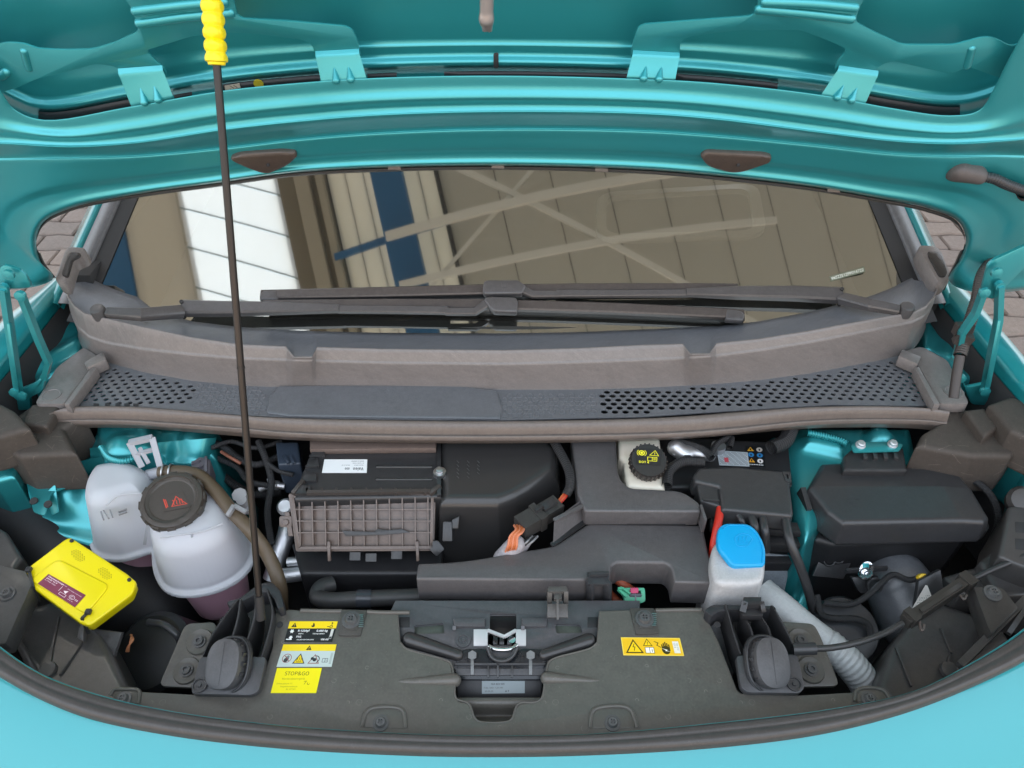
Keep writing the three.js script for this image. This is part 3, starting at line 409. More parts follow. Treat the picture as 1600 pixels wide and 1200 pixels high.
  for (const [x, y] of [[616, 263], [778, 261], [940, 266], [1303, 298]]) part(bonnet, 'edge_clip', slab([[x - 10, y - 2], [x + 10, y - 1.5], [x + 10, y + 3], [x - 10, y + 2.5]], bpl(0.0), 0.006, { bevel: 0.001 }), plastic(0.25, 0.22, 0.2, 0.6));
  // rubber buffers at the rear edge
  for (const [px, f] of [[[[356, 250], [372, 243], [440, 238], [461, 240], [464, 247], [450, 260], [420, 273], [408, 272], [380, 262]], 1], [[[1094, 246], [1104, 239], [1195, 243], [1207, 247], [1204, 256], [1160, 271], [1142, 272], [1106, 262]], 1]]) {
    const b = part(bonnet, 'buffer', slab(px, bpl(0.018), 0.02, { bevel: 0.004, round: 0.012, bseg: 3 }), plastic(0.075, 0.055, 0.044, 0.4));
    const cx = px.reduce((s, p) => s + p[0], 0) / px.length; part(b, 'buffer_pin', disc(bp(cx + 2, 258, 0.019), bpl(0).n, 0.0022, 0.003, 10), M.dark);
  }
  // washer hose socket on the bonnet at the right
  const w = part(bonnet, 'hose_socket', [net((() => { const a = capsule(bp(1500, 268, 0.012), bp(1530, 276, 0.016), 0.014, 0.011), b = capsule(bp(1488, 270, 0.006), bp(1524, 266, 0.008), 0.01, 0.009); return (x, y, z) => smin(a(x, y, z), b(x, y, z), 0.01); })(), bp(1440, 300, 0).add(V(-0.02, -0.02, -0.04)), bp(1570, 240, 0).add(V(0.02, 0.02, 0.06)), 0.003)], plastic(0.1, 0.085, 0.08, 0.6));
  part(w, 'hose', tube([bp(1532, 276, 0.016), bp(1552, 279, 0.02), bp(1572, 288, 0.022), bp(1605, 300, 0.022)], 0.007, { seg: 60, ripple: 0.08 }), M.black);
}
// catch hook of the bonnet, near the camera
part(bonnet, 'catch_hook', net((() => { const a = capsule(D(762, -70, 0.62), D(760, 30, 0.66), 0.0066, 0.0058), b = capsule(D(760, 30, 0.66), D(762, 52, 0.675), 0.0058, 0.004); return (x, y, z) => smin(a(x, y, z), b(x, y, z), 0.004); })(), D(740, 90, 0.62), D(785, -110, 0.7).add(V(0, 0.05, 0.08)), 0.002), new THREE.MeshStandardMaterial({ color: lin(0.42, 0.38, 0.36), metalness: 0.8, roughness: 0.35 }));

// hinges: two links, plates and bolts on either side
for (const [L, z] of [
  [{ lo: [35, 617], up1: [22, 470], mid: [33, 461], arm2: [[33, 461], [60, 530], [76, 566], [70, 588]], long: [[6, 450], [14, 505], [30, 618]], plate: [[2, 412], [36, 424], [48, 445], [46, 450], [8, 452], [-6, 440]], bolts: [[15, 428], [33, 461]], low: [[24, 612], [50, 602], [72, 586], [66, 612], [46, 622], [48, 640], [28, 642]], sheet: [[60, 540], [76, 524], [120, 494], [128, 560], [92, 580], [52, 596], [44, 574]] }, 0],
  [{ lo: [1538, 610], arm2: [[1537, 455], [1524, 490], [1503, 520], [1494, 560]], long: [[1562, 446], [1560, 500], [1538, 612]], plate: [[1545, 410], [1610, 380], [1610, 410], [1570, 450], [1552, 470], [1532, 460]], bolts: [[1556, 425], [1537, 456]], low: [[1500, 590], [1512, 606], [1540, 600], [1548, 614], [1540, 634], [1518, 632]], sheet: [[1450, 500], [1478, 522], [1520, 560], [1526, 584], [1506, 594], [1484, 560], [1446, 540]] }, 1]]) {
  const y = (p, h) => H(p[0], p[1], h);
  const zl = y(L.lo, 0.915).z, at = (p, dz = 0) => on(p[0], p[1], { o: V(0, 0, zl + dz), n: V(0, 0, 1) });
  const ribbon = (pts, w, t, dz) => { const c = pts.map((p) => at(p, dz)); const o = []; for (let i = 0; i < c.length - 1; i++) o.push(beam(c[i], c[i + 1], t, w, { up: V(0, 0, 1), b: 0.002 })); for (const q of [c[0], c.at(-1)]) o.push(disc(q, V(0, 0, 1), w * 0.5, t * 1.02, 20)); return o; };
  const hg = part(car, 'hinge', slab(L.plate, { o: at(L.plate[0], 0.008), n: V(0, 0, 1) }, 0.006, { bevel: 0.0015, round: 0.01 }), M.inner);
  part(hg, 'hinge_bracket', slab(L.low, { o: at(L.low[0], 0.004), n: V(0, 0, 1) }, 0.008, { bevel: 0.0015, round: 0.006 }), M.inner);
  part(hg, 'hinge_link', [...ribbon(L.long, 0.014, 0.008, 0.016), beam(at(L.long[1], 0.021), at(L.long[2], 0.021), 0.004, 0.006, { up: V(0, 0, 1) })], M.inner); part(hg, 'hinge_link', ribbon(L.arm2, 0.012, 0.008, 0.0), M.inner);
  for (const b of [...L.bolts, L.lo, L.low[0]]) part(hg, 'hinge_bolt', lathe(at(b, 0.02), V(0, 0, 1), [[0.008, 0], [0.008, 0.005], [0.005, 0.007], [0, 0.0072]]), M.inner);
  const sh = part(car, 'inner_wing', [molded(L.sheet, 0.9, 0.8, 0.9, { r: 0.008, draft: 0.15, cell: 0.004, more: (f) => (a, b, c) => f(a, b, c) + 0.004 * Math.sin(a * 90 + c * 60) })], M.inner);
}

// ================================================================ BODY SHELL in the bay: strut towers and wing brackets
{
  const tower = (polys, lumps) => { let lo = V(9, 9, 9), hi = V(-9, -9, -9); const fs = polys.map(([px, h, y0, r]) => { const b = boundsPx(px, h, y0, h); lo.min(b[0]); hi.max(b[1]); return block(px, h, y0, h, r, 0.12); }); return net((x, y, z) => { let d = fs[0](x, y, z); for (let i = 1; i < fs.length; i++) d = smin(d, fs[i](x, y, z), 0.02); for (const [p, r, k] of lumps) d = k > 0 ? smin(d, Math.hypot(x - p.x, y - p.y, z - p.z) - r, k) : smax(d, r - Math.hypot(x - p.x, y - p.y, z - p.z), -k); return d; }, lo, hi, 0.0045); };
  const a = part(car, 'strut_tower', tower([[[[128, 690], [170, 664], [335, 664], [332, 706], [300, 712], [150, 710]], 0.845, 0.6, 0.02], [[[150, 660], [230, 660], [240, 700], [160, 716]], 0.868, 0.7, 0.012], [[[60, 738], [128, 722], [138, 790], [134, 840], [84, 828], [66, 792]], 0.74, 0.55, 0.014]], [[H(190, 700, 0.86), 0.02, 0.02], [H(280, 690, 0.85), 0.025, -0.02], [H(110, 760, 0.785), 0.03, -0.02], [H(300, 690, 0.835), 0.018, 0.02]]), M.inner);
  part(a, 'wing_panel', pressed([[56, 736], [164, 712], [156, 858], [70, 832]], tilt(110, 780, 0.80, 48), (u, v) => 0.012 * Math.exp(-((u - 0.35) ** 2 + (v - 0.45) ** 2) * 14) - 0.01 * Math.exp(-((u - 0.75) ** 2 + (v - 0.3) ** 2) * 20) + 0.007 * Math.exp(-((v - 0.16) ** 2) * 300) + 0.012 * Math.exp(-((v - 0.98) ** 2) * 60)), M.inner);
  part(a, 'tower_panel', pressed([[140, 700], [338, 684], [312, 812], [152, 836]], tilt(240, 712, 0.842, 64), (u, v) => 0.008 * Math.exp(-((u - 0.12) ** 2) * 160) + 0.01 * Math.exp(-((u - 0.8) ** 2 + (v - 0.25) ** 2) * 16) - 0.008 * Math.exp(-((u - 0.45) ** 2 + (v - 0.35) ** 2) * 12) + 0.006 * Math.exp(-((v - 0.1 - 0.25 * u) ** 2) * 400) - 0.02 * Math.pow(Math.max(0, u - 0.86) / 0.14, 2) - 0.006 * Math.exp(-((u - 0.62) ** 2) * 500)), M.inner);
  part(a, 'sealant_bead', tube([[158, 700], [172, 716], [196, 720], [210, 716]].map(([x, y]) => H(x, y, 0.868)), 0.005, { ripple: 0.2, seg: 40 }), M.inner);
  part(a, 'stiffening_tube', tube([H(98, 722, 0.8), H(160, 722, 0.82)], 0.011), M.inner);
  const b = part(car, 'strut_tower', tower([[[[1232, 690], [1250, 664], [1425, 664], [1440, 735], [1345, 748], [1310, 770], [1262, 838], [1244, 800]], 0.845, 0.55, 0.02], [[[1280, 672], [1322, 684], [1318, 702], [1262, 690], [1262, 678]], 0.862, 0.8, 0.01], [[[1205, 680], [1240, 680], [1262, 820], [1272, 960], [1255, 965], [1236, 830]], 0.70, 0.45, 0.012]], [[H(1375, 688, 0.85), 0.022, 0.02], [H(1230, 720, 0.8), 0.02, -0.02]]), M.inner);
  part(b, 'sealant_bead', tube([[1262, 676], [1290, 682], [1312, 688], [1324, 694]].map(([x, y]) => H(x, y, 0.866)), 0.006, { ripple: 0.2, seg: 40 }), M.inner);
  part(b, 'lip', tube([[1408, 728], [1430, 723], [1460, 722], [1492, 728]].map(([x, y]) => H(x, y, 0.845)), 0.005), M.inner);
  // wing brackets with their bolts
  const bl = part(car, 'wing_bracket', [molded([[-60, 690], [0, 688], [26, 700], [28, 716], [22, 744], [-10, 752], [-60, 740]], 0.86, 0.78, 0.86, { r: 0.008 }), slab([[34, 716], [66, 718], [100, 712], [110, 736], [108, 760], [80, 770], [70, 806], [52, 800], [44, 770]], up(0.83), 0.003, { round: 0.006 }), slab([[70, 770], [86, 756], [92, 800], [80, 806]], tilt(80, 780, 0.82, 50), 0.003)], M.inner);
  for (const p of [[20, 712], [98, 718]]) part(bl, 'bolt', hexBolt(H(p[0], p[1], 0.862), V(0, 0.8, 0.6), 0.011), M.inner);
  for (const p of [[53, 783], [75, 788]]) part(bl, 'bolt_hole', disc(H(p[0], p[1], 0.832), V(0, 1, 0.3), 0.006, 0.003), M.dark);
  const br = part(car, 'wing_bracket', [molded([[1560, 690], [1640, 682], [1660, 760], [1620, 800], [1592, 780], [1600, 740], [1570, 716]], 0.86, 0.78, 0.862, { r: 0.008 }), slab([[1492, 722], [1504, 714], [1528, 718], [1512, 742], [1506, 752], [1500, 740]], up(0.84), 0.003, { round: 0.004 }), slab([[1536, 706], [1560, 694], [1578, 716], [1566, 744], [1544, 744], [1540, 726]], tilt(1555, 720, 0.85, 40), 0.004, { round: 0.006 })], M.inner);
  for (const p of [[1550, 710], [1582, 692]]) part(br, 'bolt', hexBolt(H(p[0], p[1], 0.862), V(0, 0.75, 0.66), 0.011), M.inner);
  part(br, 'rubber_stop', lathe(H(1598, 782, 0.86), V(-0.3, 0.8, 0.5), [[0.02, -0.02], [0.022, 0], [0.017, 0.008], [0, 0.01]]), M.rubber);
}

// ================================================================ COOLANT TANK
{
  const base = H(270, 880, 0.66), t = thing('coolant_tank', 'white translucent coolant expansion tank over a pink lower half, at the left of the bay', 'coolant tank', base);
  const hf = 0.752;
  const A = [[146, 846], [156, 866], [190, 872], [228, 862], [268, 850], [280, 800], [250, 778], [212, 775], [172, 786], [152, 812]], B = [[244, 876], [250, 903], [264, 921], [293, 928], [345, 918], [382, 893], [394, 866], [390, 838], [365, 815], [320, 800], [274, 804], [248, 832]];
  const side = sdPoly(plan(smooth(A), hf)), main = sdPoly(plan(smooth(B), hf)), yA = 0.868, yB = 0.85;
  const seam = H(230, 860, hf);
  const lobe = (p, y1, r, dr) => (x, y, z) => { const d2 = p(x, z) + r + dr * (y - hf), dy = Math.max(0.742 - y, y - y1) + r; return Math.min(Math.max(d2, dy), 0) + Math.hypot(Math.max(d2, 0), Math.max(dy, 0)) - r; };
  const lA = lobe(side, yA, 0.022, 0.2), lB = lobe(main, yB, 0.028, 0.16);
  const capAt = H(274, 790, 0.852);
  const upF = (x, y, z) => { let d = smin(lA(x, y, z), lB(x, y, z), 0.008); d = smin(d, Math.max(Math.hypot(x - capAt.x, z - capAt.z) - 0.036, Math.abs(y - 0.835) - 0.02), 0.012); const fl = Math.max(Math.min(side(x, z), main(x, z)) - 0.006, Math.abs(y - hf) - 0.0045); d = smin(d, fl, 0.006); return Math.max(d, 0.746 - y); };
  const bo = boundsPx([...A, ...B], hf, 0.74, 0.87);
  part(t, 'upper_shell', net(upF, bo[0], bo[1], 0.003), M.tank);
  part(t, 'mould_line', [tube([[166, 790], [184, 775], [210, 771], [240, 774]].map(([x, y]) => H(x, y, yA + 0.0004)), 0.0016, { rad: 6 }), tube([[236, 838], [268, 832], [310, 828], [352, 815]].map(([x, y]) => H(x, y, yB + 0.0008)), 0.0014, { rad: 6 })].slice(0, 1), M.tank);
  part(t, 'mould_line', tube([[250, 840], [276, 836], [312, 831], [348, 818]].map(([x, y]) => H(x, y, yB + 0.0004)), 0.0014, { rad: 6 }), M.tank);
  const loF = (x, y, z) => { const d = smin(side(x, z), main(x, z), 0.02) + 0.014 + 0.12 * (0.75 - y) - 0; return Math.max(smax(d, 0.62 - y, 0.03), y - 0.748); };
  part(t, 'lower_shell', net(loF, V(bo[0].x, 0.6, bo[0].z), V(bo[1].x, 0.76, bo[1].z), 0.004), M.pink);
  part(t, 'coolant', net((x, y, z) => Math.max(loF(x, y, z) + 0.004, y - 0.735), V(bo[0].x, 0.6, bo[0].z), V(bo[1].x, 0.76, bo[1].z), 0.005), M.fluid);
  for (const [a, b, w] of [[H(232, 815, 0.845), H(226, 850, 0.8), 0.003], [H(300, 836, 0.85), H(300, 875, 0.8), 0.002]]) part(t, 'rib', beam(a, b, w, w * 1.4), M.fitting);
  const n = V(0.06, 0.95, 0.3).normalize(), c0 = capAt.clone().add(V(0, 0.004, 0));
  const cap = part(t, 'cap', [lathe(c0, n, [[0.044, -0.004], [0.0465, 0], [0.0465, 0.012], [0.0445, 0.016], [0.0385, 0.018], [0.0375, 0.0155], [0.034, 0.015], [0.032, 0.0135], [0, 0.0145]], 40), ...Array.from({ length: 12 }, (_, i) => { const f = frameOf({ o: c0, n }), a = i * Math.PI / 6 + 0.2, e = f.u.clone().multiplyScalar(Math.cos(a)).addScaledVector(f.v, Math.sin(a)); return beam(c0.clone().addScaledVector(e, 0.045).addScaledVector(n, 0.001), c0.clone().addScaledVector(e, 0.0455).addScaledVector(n, 0.0135), 0.012, 0.005, { up: e }); })], plastic(0.06, 0.05, 0.042, 0.5));
  const pl = { o: c0.clone().addScaledVector(n, 0.0143), n };
  part(cap, 'warning_print', labelGeo([[248, 774], [286, 768], [298, 792], [256, 800]], pl, 0.0006), print(256, 256, (x) => { x.fillStyle = '#3f3833'; x.fillRect(0, 0, 256, 256); x.strokeStyle = '#c8402c'; x.lineWidth = 9; x.beginPath(); x.moveTo(90, 200); x.lineTo(235, 200); x.lineTo(165, 60); x.closePath(); x.stroke(); x.lineWidth = 8; for (const k of [120, 150, 180, 205]) { x.beginPath(); x.moveTo(k, 185); x.bezierCurveTo(k - 14, 160, k + 14, 140, k - 4, 105); x.stroke(); } x.fillStyle = '#c8402c'; x.fillRect(30, 70, 12, 140); x.fillRect(48, 80, 8, 120); }, 0.55));
  const hAt = H(250, 738, 0.855); part(t, 'hose_neck', tube([H(232, 742, 0.845), hAt, H(262, 738, 0.858)], 0.009, { caps: true }), M.fitting);
  const br = (pts, w) => { const q = pts.map(([x, y]) => on(x, y, tilt(225, 715, 0.88, 50))); return q.slice(1).map((p, i) => beam(q[i], p, w, w * 0.8)); };
  part(t, 'bracket', [...br([[222, 730], [202, 692], [238, 684], [252, 735]], 0.009), ...br([[218, 700], [232, 724]], 0.006), ...br([[212, 710], [242, 702]], 0.006)], M.fitting);
  part(t, 'moulded_mark', [[[158, 800], [162, 812]], [[162, 798], [170, 810]], [[172, 797], [176, 808]], [[186, 800], [198, 796]], [[186, 804], [198, 800]]].map(([a, b]) => beam(H(a[0], a[1], 0.852), H(b[0], b[1], 0.852), 0.002, 0.003)), plastic(0.3, 0.3, 0.31, 0.5));
}
{
  const h = single('coolant_hose', tube([H(250, 738, 0.862), H(280, 737, 0.865), H(308, 742, 0.864), H(334, 764, 0.858), H(362, 798, 0.85), H(392, 830, 0.84), H(418, 866, 0.81), H(436, 910, 0.78), H(440, 955, 0.72)], 0.0105, { seg: 90, rad: 14 }), M.tan, 'brown rubber coolant hose curving from the white tank down past the prop rod', 'hose');
  part(h, 'hose_clamp', [tube(Array.from({ length: 24 }, (_, i) => { const a = i / 24 * 6.283, c = H(257, 738, 0.8635); return V(c.x, c.y + 0.0122 * Math.cos(a), c.z + 0.0122 * Math.sin(a)); }), 0.0016, { closed: true, seg: 48, rad: 6 }), tube(Array.from({ length: 24 }, (_, i) => { const a = i / 24 * 6.283, c = H(268, 737.5, 0.8645); return V(c.x, c.y + 0.0122 * Math.cos(a), c.z + 0.0122 * Math.sin(a)); }), 0.0016, { closed: true, seg: 48, rad: 6 })], M.steel);
  part(h, 'hose_clip', [beam(H(356, 806, 0.86), H(366, 790, 0.865), 0.006, 0.006), beam(H(366, 790, 0.865), H(384, 800, 0.862), 0.006, 0.004)], M.white);
}
single('plug_connector', [net((() => { const a = block([[297, 722], [312, 712], [328, 716], [328, 742], [302, 744]], 0.86, 0.82, 0.86, 0.003); return a; })(), ...boundsPx([[297, 722], [312, 712], [328, 716], [328, 742], [302, 744]], 0.86, 0.82, 0.87), 0.0025), beam(H(300, 724, 0.862), H(312, 720, 0.862), 0.003, 0.006), beam(H(300, 735, 0.862), H(316, 728, 0.862), 0.003, 0.004), beam(H(322, 715, 0.862), H(322, 738, 0.862), 0.004, 0.006)], plastic(0.14, 0.13, 0.15, 0.5), 'grey plug connector just behind the coolant tank cap', 'connector');
{
  const s = single('sensor_cap', [disc(H(376, 776, 0.845), V(0, 1, 0.35), 0.0115, 0.016, 8), disc(H(380, 785, 0.84), V(0, 1, 0.35), 0.008, 0.02, 16), disc(H(384, 792, 0.83), V(0, 1, 0.35), 0.011, 0.008, 16)], M.white, 'small white hexagonal plug beside the brown hose and prop rod', 'plug');
}
// ================================================================ YELLOW BOX with its label and ties
{
  const base = H(120, 930, 0.80), pl = tilt(120, 905, 0.838, 10, 8), t = thing('repeller_box', 'bright yellow plastic box with a purple label, tied to the left front bracket', 'electronic box', base);
  const out = [[110, 839], [198, 896], [213, 909], [206, 928], [140, 977], [128, 974], [38, 908], [36, 898], [44, 886], [100, 843]];
  part(t, 'body', [slab(out, pl, 0.012, { bevel: 0.003, round: 0.004, bseg: 3 }), slab(out.map(([x, y]) => [lerp(125, x, 0.985), lerp(908, y, 0.985)]), off(pl, -0.0115), 0.022, { bevel: 0.002, round: 0.004 })], M.yellow);
  part(t, 'raised_panel', slab([[90, 872], [172, 914], [134, 960], [46, 906]], off(pl, 0.003), 0.0045, { bevel: 0.0022, round: 0.01, bseg: 3 }), M.yellow);
  part(t, 'label', labelGeo([[76, 897], [134, 930], [117, 949], [59, 912]], off(pl, 0.0032)), print(512, 230, (x, w, h) => { x.fillStyle = '#7c2d4a'; x.fillRect(0, 0, w, h); x.fillStyle = '#f3e6ea'; x.font = 'bold 30px sans-serif'; x.fillText('Überwachungs-', 20, 42); x.fillText('gerät 12 V', 20, 78); x.font = '26px sans-serif'; x.fillText('A.17NE 2B2I', 20, 116); x.font = '20px sans-serif'; x.fillText('DC 12V', 210, 40); x.fillText('IP65', 300, 60); x.strokeStyle = '#f3e6ea'; x.lineWidth = 5; x.beginPath(); x.moveTo(236, 60); x.lineTo(236, 150); x.stroke(); x.beginPath(); x.moveTo(280, 110); x.lineTo(330, 80); x.lineTo(320, 140); x.closePath(); x.fill(); x.strokeRect(262, 150, 80, 40); x.font = 'bold 34px sans-serif'; x.fillText('CE', 452, 150); x.beginPath(); x.arc(408, 130, 32, 0, 7); x.stroke(); x.beginPath(); x.arc(408, 130, 16, 0.6, 5.6); x.stroke(); x.font = '18px sans-serif'; x.fillText('www. de', 380, 190); x.fillText('Made in Germany', 345, 60); }));
  const dots = []; for (const [cx, cy] of [[122, 868], [164, 896]]) for (let i = -3; i < 4; i++) for (let j = -3; j < 4; j++) if (i * i + j * j < 12) { const p = on(cx + i * 3.2, cy + j * 2.4 + i * 1.4, off(pl, 0.0003)); dots.push(disc(p, pl.n, 0.0007, 0.0004, 6)); }
  part(t, 'sounder_holes', dots, plastic(0.4, 0.3, 0.0, 0.5), null, true);
  for (const [x, y] of [[112, 845], [202, 906]]) part(t, 'screw', disc(on(x, y, off(pl, 0.0008)), pl.n, 0.0028, 0.002, 10), M.tape);
  for (const [x, y, dx, dy] of [[45, 890, 6, 26], [138, 956, -10, 10]]) { const a = on(x, y, off(pl, 0.005)), b = on(x + dx, y + dy, off(pl, 0.003)); part(t, 'cable_tie', [beam(a, b, 0.004, 0.002), beam(b, b.clone().add(V(0, -0.03, 0.004)), 0.004, 0.002), net((p, q, r) => Math.max(Math.abs(p - a.x) - 0.004, Math.abs(q - a.y) - 0.003, Math.abs(r - a.z) - 0.004), a.clone().addScalar(-0.01), a.clone().addScalar(0.01), 0.001)], M.tape); }
}
// ================================================================ AIR INTAKE / FILTER HOUSING
{
  const t = thing('filter_housing', 'dark climate filter housing with a ribbed brown cover, left of the grey cover', 'filter housing', H(600, 860, 0.7));
  const top = 0.862;
  part(t, 'housing', [molded([[496, 690], [690, 690], [690, 776], [458, 780], [470, 740]], top, 0.7, top, { r: 0.006, draft: 0.02 })], M.black);
  part(t, 'rear_edge', [slab([[484, 684], [682, 684], [681, 700], [484, 702]], up(0.874), 0.012, { bevel: 0.002 })], M.filter);
  // scroll: the rounded right-hand half, with a bevelled corner
  const sc = [[686, 686], [858, 686], [870, 700], [872, 738], [806, 776], [778, 786], [688, 786]];
  const scF = block(sc, top, 0.68, top + 0.004, 0.016, 0.12), cut = on(800, 792, up(top));
  const cn = V(0.62, 0.55, 0.56).normalize(), co = H(846, 748, top);
  part(t, 'scroll', net((x, y, z) => smax(scF(x, y, z), (x - co.x) * cn.x + (y - co.y) * cn.y + (z - co.z) * cn.z, 0.014), ...boundsPx(sc, top, 0.66, top + 0.01, 0.02), 0.003), M.gloss);
  part(t, 'seam', [[740, 770], [784, 768], [816, 752], [844, 735]].map(([x, y], i) => beam(H(x, y, top + 0.0035 - i * 0.0004), on(x + 1, y + 40, { o: H(x, y + 8, top - 0.004), n: V(0.2 * i, 0.2, 1).normalize() }), 0.0012, 0.0012)), M.matt);
  for (const y of [730, 749.5]) part(t, 'raised_bar', net(capsule(H(589, y, top), H(674, y, top), 0.0028, 0.0028), H(589, y, top).add(V(-0.01, -0.01, -0.01)), H(674, y, top).add(V(0.01, 0.01, 0.01)), 0.0015), M.gloss);
  part(t, 'edge_bar', beam(H(686, 690, top + 0.003), H(686, 775, top + 0.003), 0.006, 0.005), M.black);
  for (const [x, y, w] of [[492, 706, 26], [486, 722, 20], [480, 744, 24], [470, 764, 26]]) part(t, 'side_clip', [slab([[x - 4, y - 7], [x + w * 0.6, y - 7], [x + w * 0.6, y + 6], [x - 8, y + 7]], up(top + 0.006), 0.012, { bevel: 0.0015, round: 0.003 }), beam(H(x - 8, y + 8, top + 0.002), H(x + 12, y + 8, top + 0.002), 0.004, 0.006)], M.black);
  part(t, 'label', labelGeo([[507, 718], [574, 718], [573, 739], [503, 739]], up(top + 0.0003)), print(512, 160, (x, w, h) => { x.fillStyle = '#eef0f0'; x.fillRect(0, 0, w, h); x.save(); x.translate(w, h); x.rotate(Math.PI); x.fillStyle = '#30343a'; x.font = 'bold 46px sans-serif'; x.fillText('Valeo', 40, 62); x.font = 'bold 34px sans-serif'; x.fillText('050', 200, 62); x.font = '17px sans-serif'; x.fillText('1EA 816 005 D', 40, 96); x.fillText('N 112233 4 HVAC', 40, 120); x.fillText('P/N E3 21 07', 200, 96); x.fillText('MADE IN GERMANY', 40, 144); x.restore(); }));
  part(t, 'screw', lathe(H(687, 738, top + 0.004), V(0, 1, 0), [[0.011, -0.004], [0.01, 0.002], [0.006, 0.0025], [0.006, 0.007], [0.004, 0.0085], [0, 0.0085]]), M.steel);
  // moulded lettering on the scroll
  const marks = []; for (let i = 0; i < 14; i++) { const x = 714 + (i % 3) * 16, y = 720 + (i / 3 | 0) * 6; marks.push(beam(H(x, y, top + 0.0045), H(x + 3, y + 3, top + 0.0045), 0.0008, 0.0008)); } part(t, 'moulded_lettering', marks, plastic(0.09, 0.09, 0.09, 0.5), null, true);
  // ribbed filter cover, leaning towards the viewer
  const pl = tilt(565, 772, top - 0.004, 42), P = (x, y, c = 0) => on(x, y, off(pl, c));
  const cover = part(t, 'filter_cover', [slab([[450, 771], [681, 770], [678, 861], [462, 862]], pl, 0.012, { bevel: 0.0015, round: 0.004 }), slab([[444, 800], [452, 800], [458, 838], [450, 838]], pl, 0.01), slab([[436, 806], [456, 806], [456, 824], [436, 824]], off(pl, 0.001), 0.008, { round: 0.004 })], M.filter, 'brown ribbed filter cover');
  const bar = (a, b, w, hh) => beam(P(a[0], a[1], hh / 2), P(b[0], b[1], hh / 2), w, hh, { up: pl.n });
  for (const [a, b] of [[[458, 776], [676, 775]], [[468, 856], [674, 855]], [[458, 776], [468, 856]], [[676, 775], [674, 855]]]) part(cover, 'rim', bar(a, b, 0.004, 0.006), M.filter);
  for (let i = 0; i < 11; i++) part(cover, 'rib', bar([468 + i * 20.1, 777], [470 + i * 19.95, 852], 0.0018, 0.0068), M.filter);
  for (const y of [796, 814, 832]) part(cover, 'rib', bar([463, y], [674, y], 0.0018, 0.0062), M.filter);
  part(cover, 'pin', lathe(P(447, 816, 0.001), pl.n, [[0.005, 0], [0.004, 0.003], [0, 0.003]]), M.filter);
  part(cover, 'cover_catch', [slab([[534, 829], [584, 831], [590, 826], [604, 828], [628, 826], [640, 832], [604, 836], [580, 837], [540, 838]], off(pl, 0.008), 0.003, { bevel: 0.0006 })], M.black);
  // top strip between housing and cover, ribs
  part(t, 'cover_hinge', [beam(H(480, 770, top + 0.004), H(672, 768, top + 0.004), 0.006, 0.006), ...Array.from({ length: 9 }, (_, i) => beam(H(480 + i * 23, 764, top + 0.003), H(480 + i * 23, 772, top + 0.003), 0.003, 0.006)), beam(H(458, 772, top + 0.002), H(474, 752, top + 0.004), 0.006, 0.008), beam(H(672, 772, top + 0.002), H(688, 760, top + 0.004), 0.006, 0.008)], plastic(0.07, 0.06, 0.055, 0.55));
  part(t, 'lower_body', [molded([[456, 850], [694, 850], [690, 900], [470, 900]], 0.76, 0.5, 0.765, { r: 0.006 })], M.matt);
  for (const x of [514, 652]) part(t, 'lower_clip', [beam(P(x, 846, 0.006), P(x + 1, 876, 0.004), 0.004, 0.006, { up: pl.n })], M.filter);
  for (const [x, y] of [[555, 870], [580, 872], [620, 868]]) part(t, 'socket', [beam(P(x - 8, y - 1, -0.004), P(x + 8, y - 1, -0.004), 0.012, 0.004, { up: pl.n })], M.black);
  part(t, 'latch', [slab([[672, 846], [684, 844], [695, 858], [682, 870], [670, 858]], off(pl, 0.006), 0.006, { round: 0.003 }), slab([[692, 815], [706, 815], [707, 846], [691, 846]], off(pl, 0.016), 0.01, { round: 0.002 }), slab([[706, 812], [718, 806], [716, 826], [706, 826]], off(pl, 0.014), 0.004)], M.black);
}
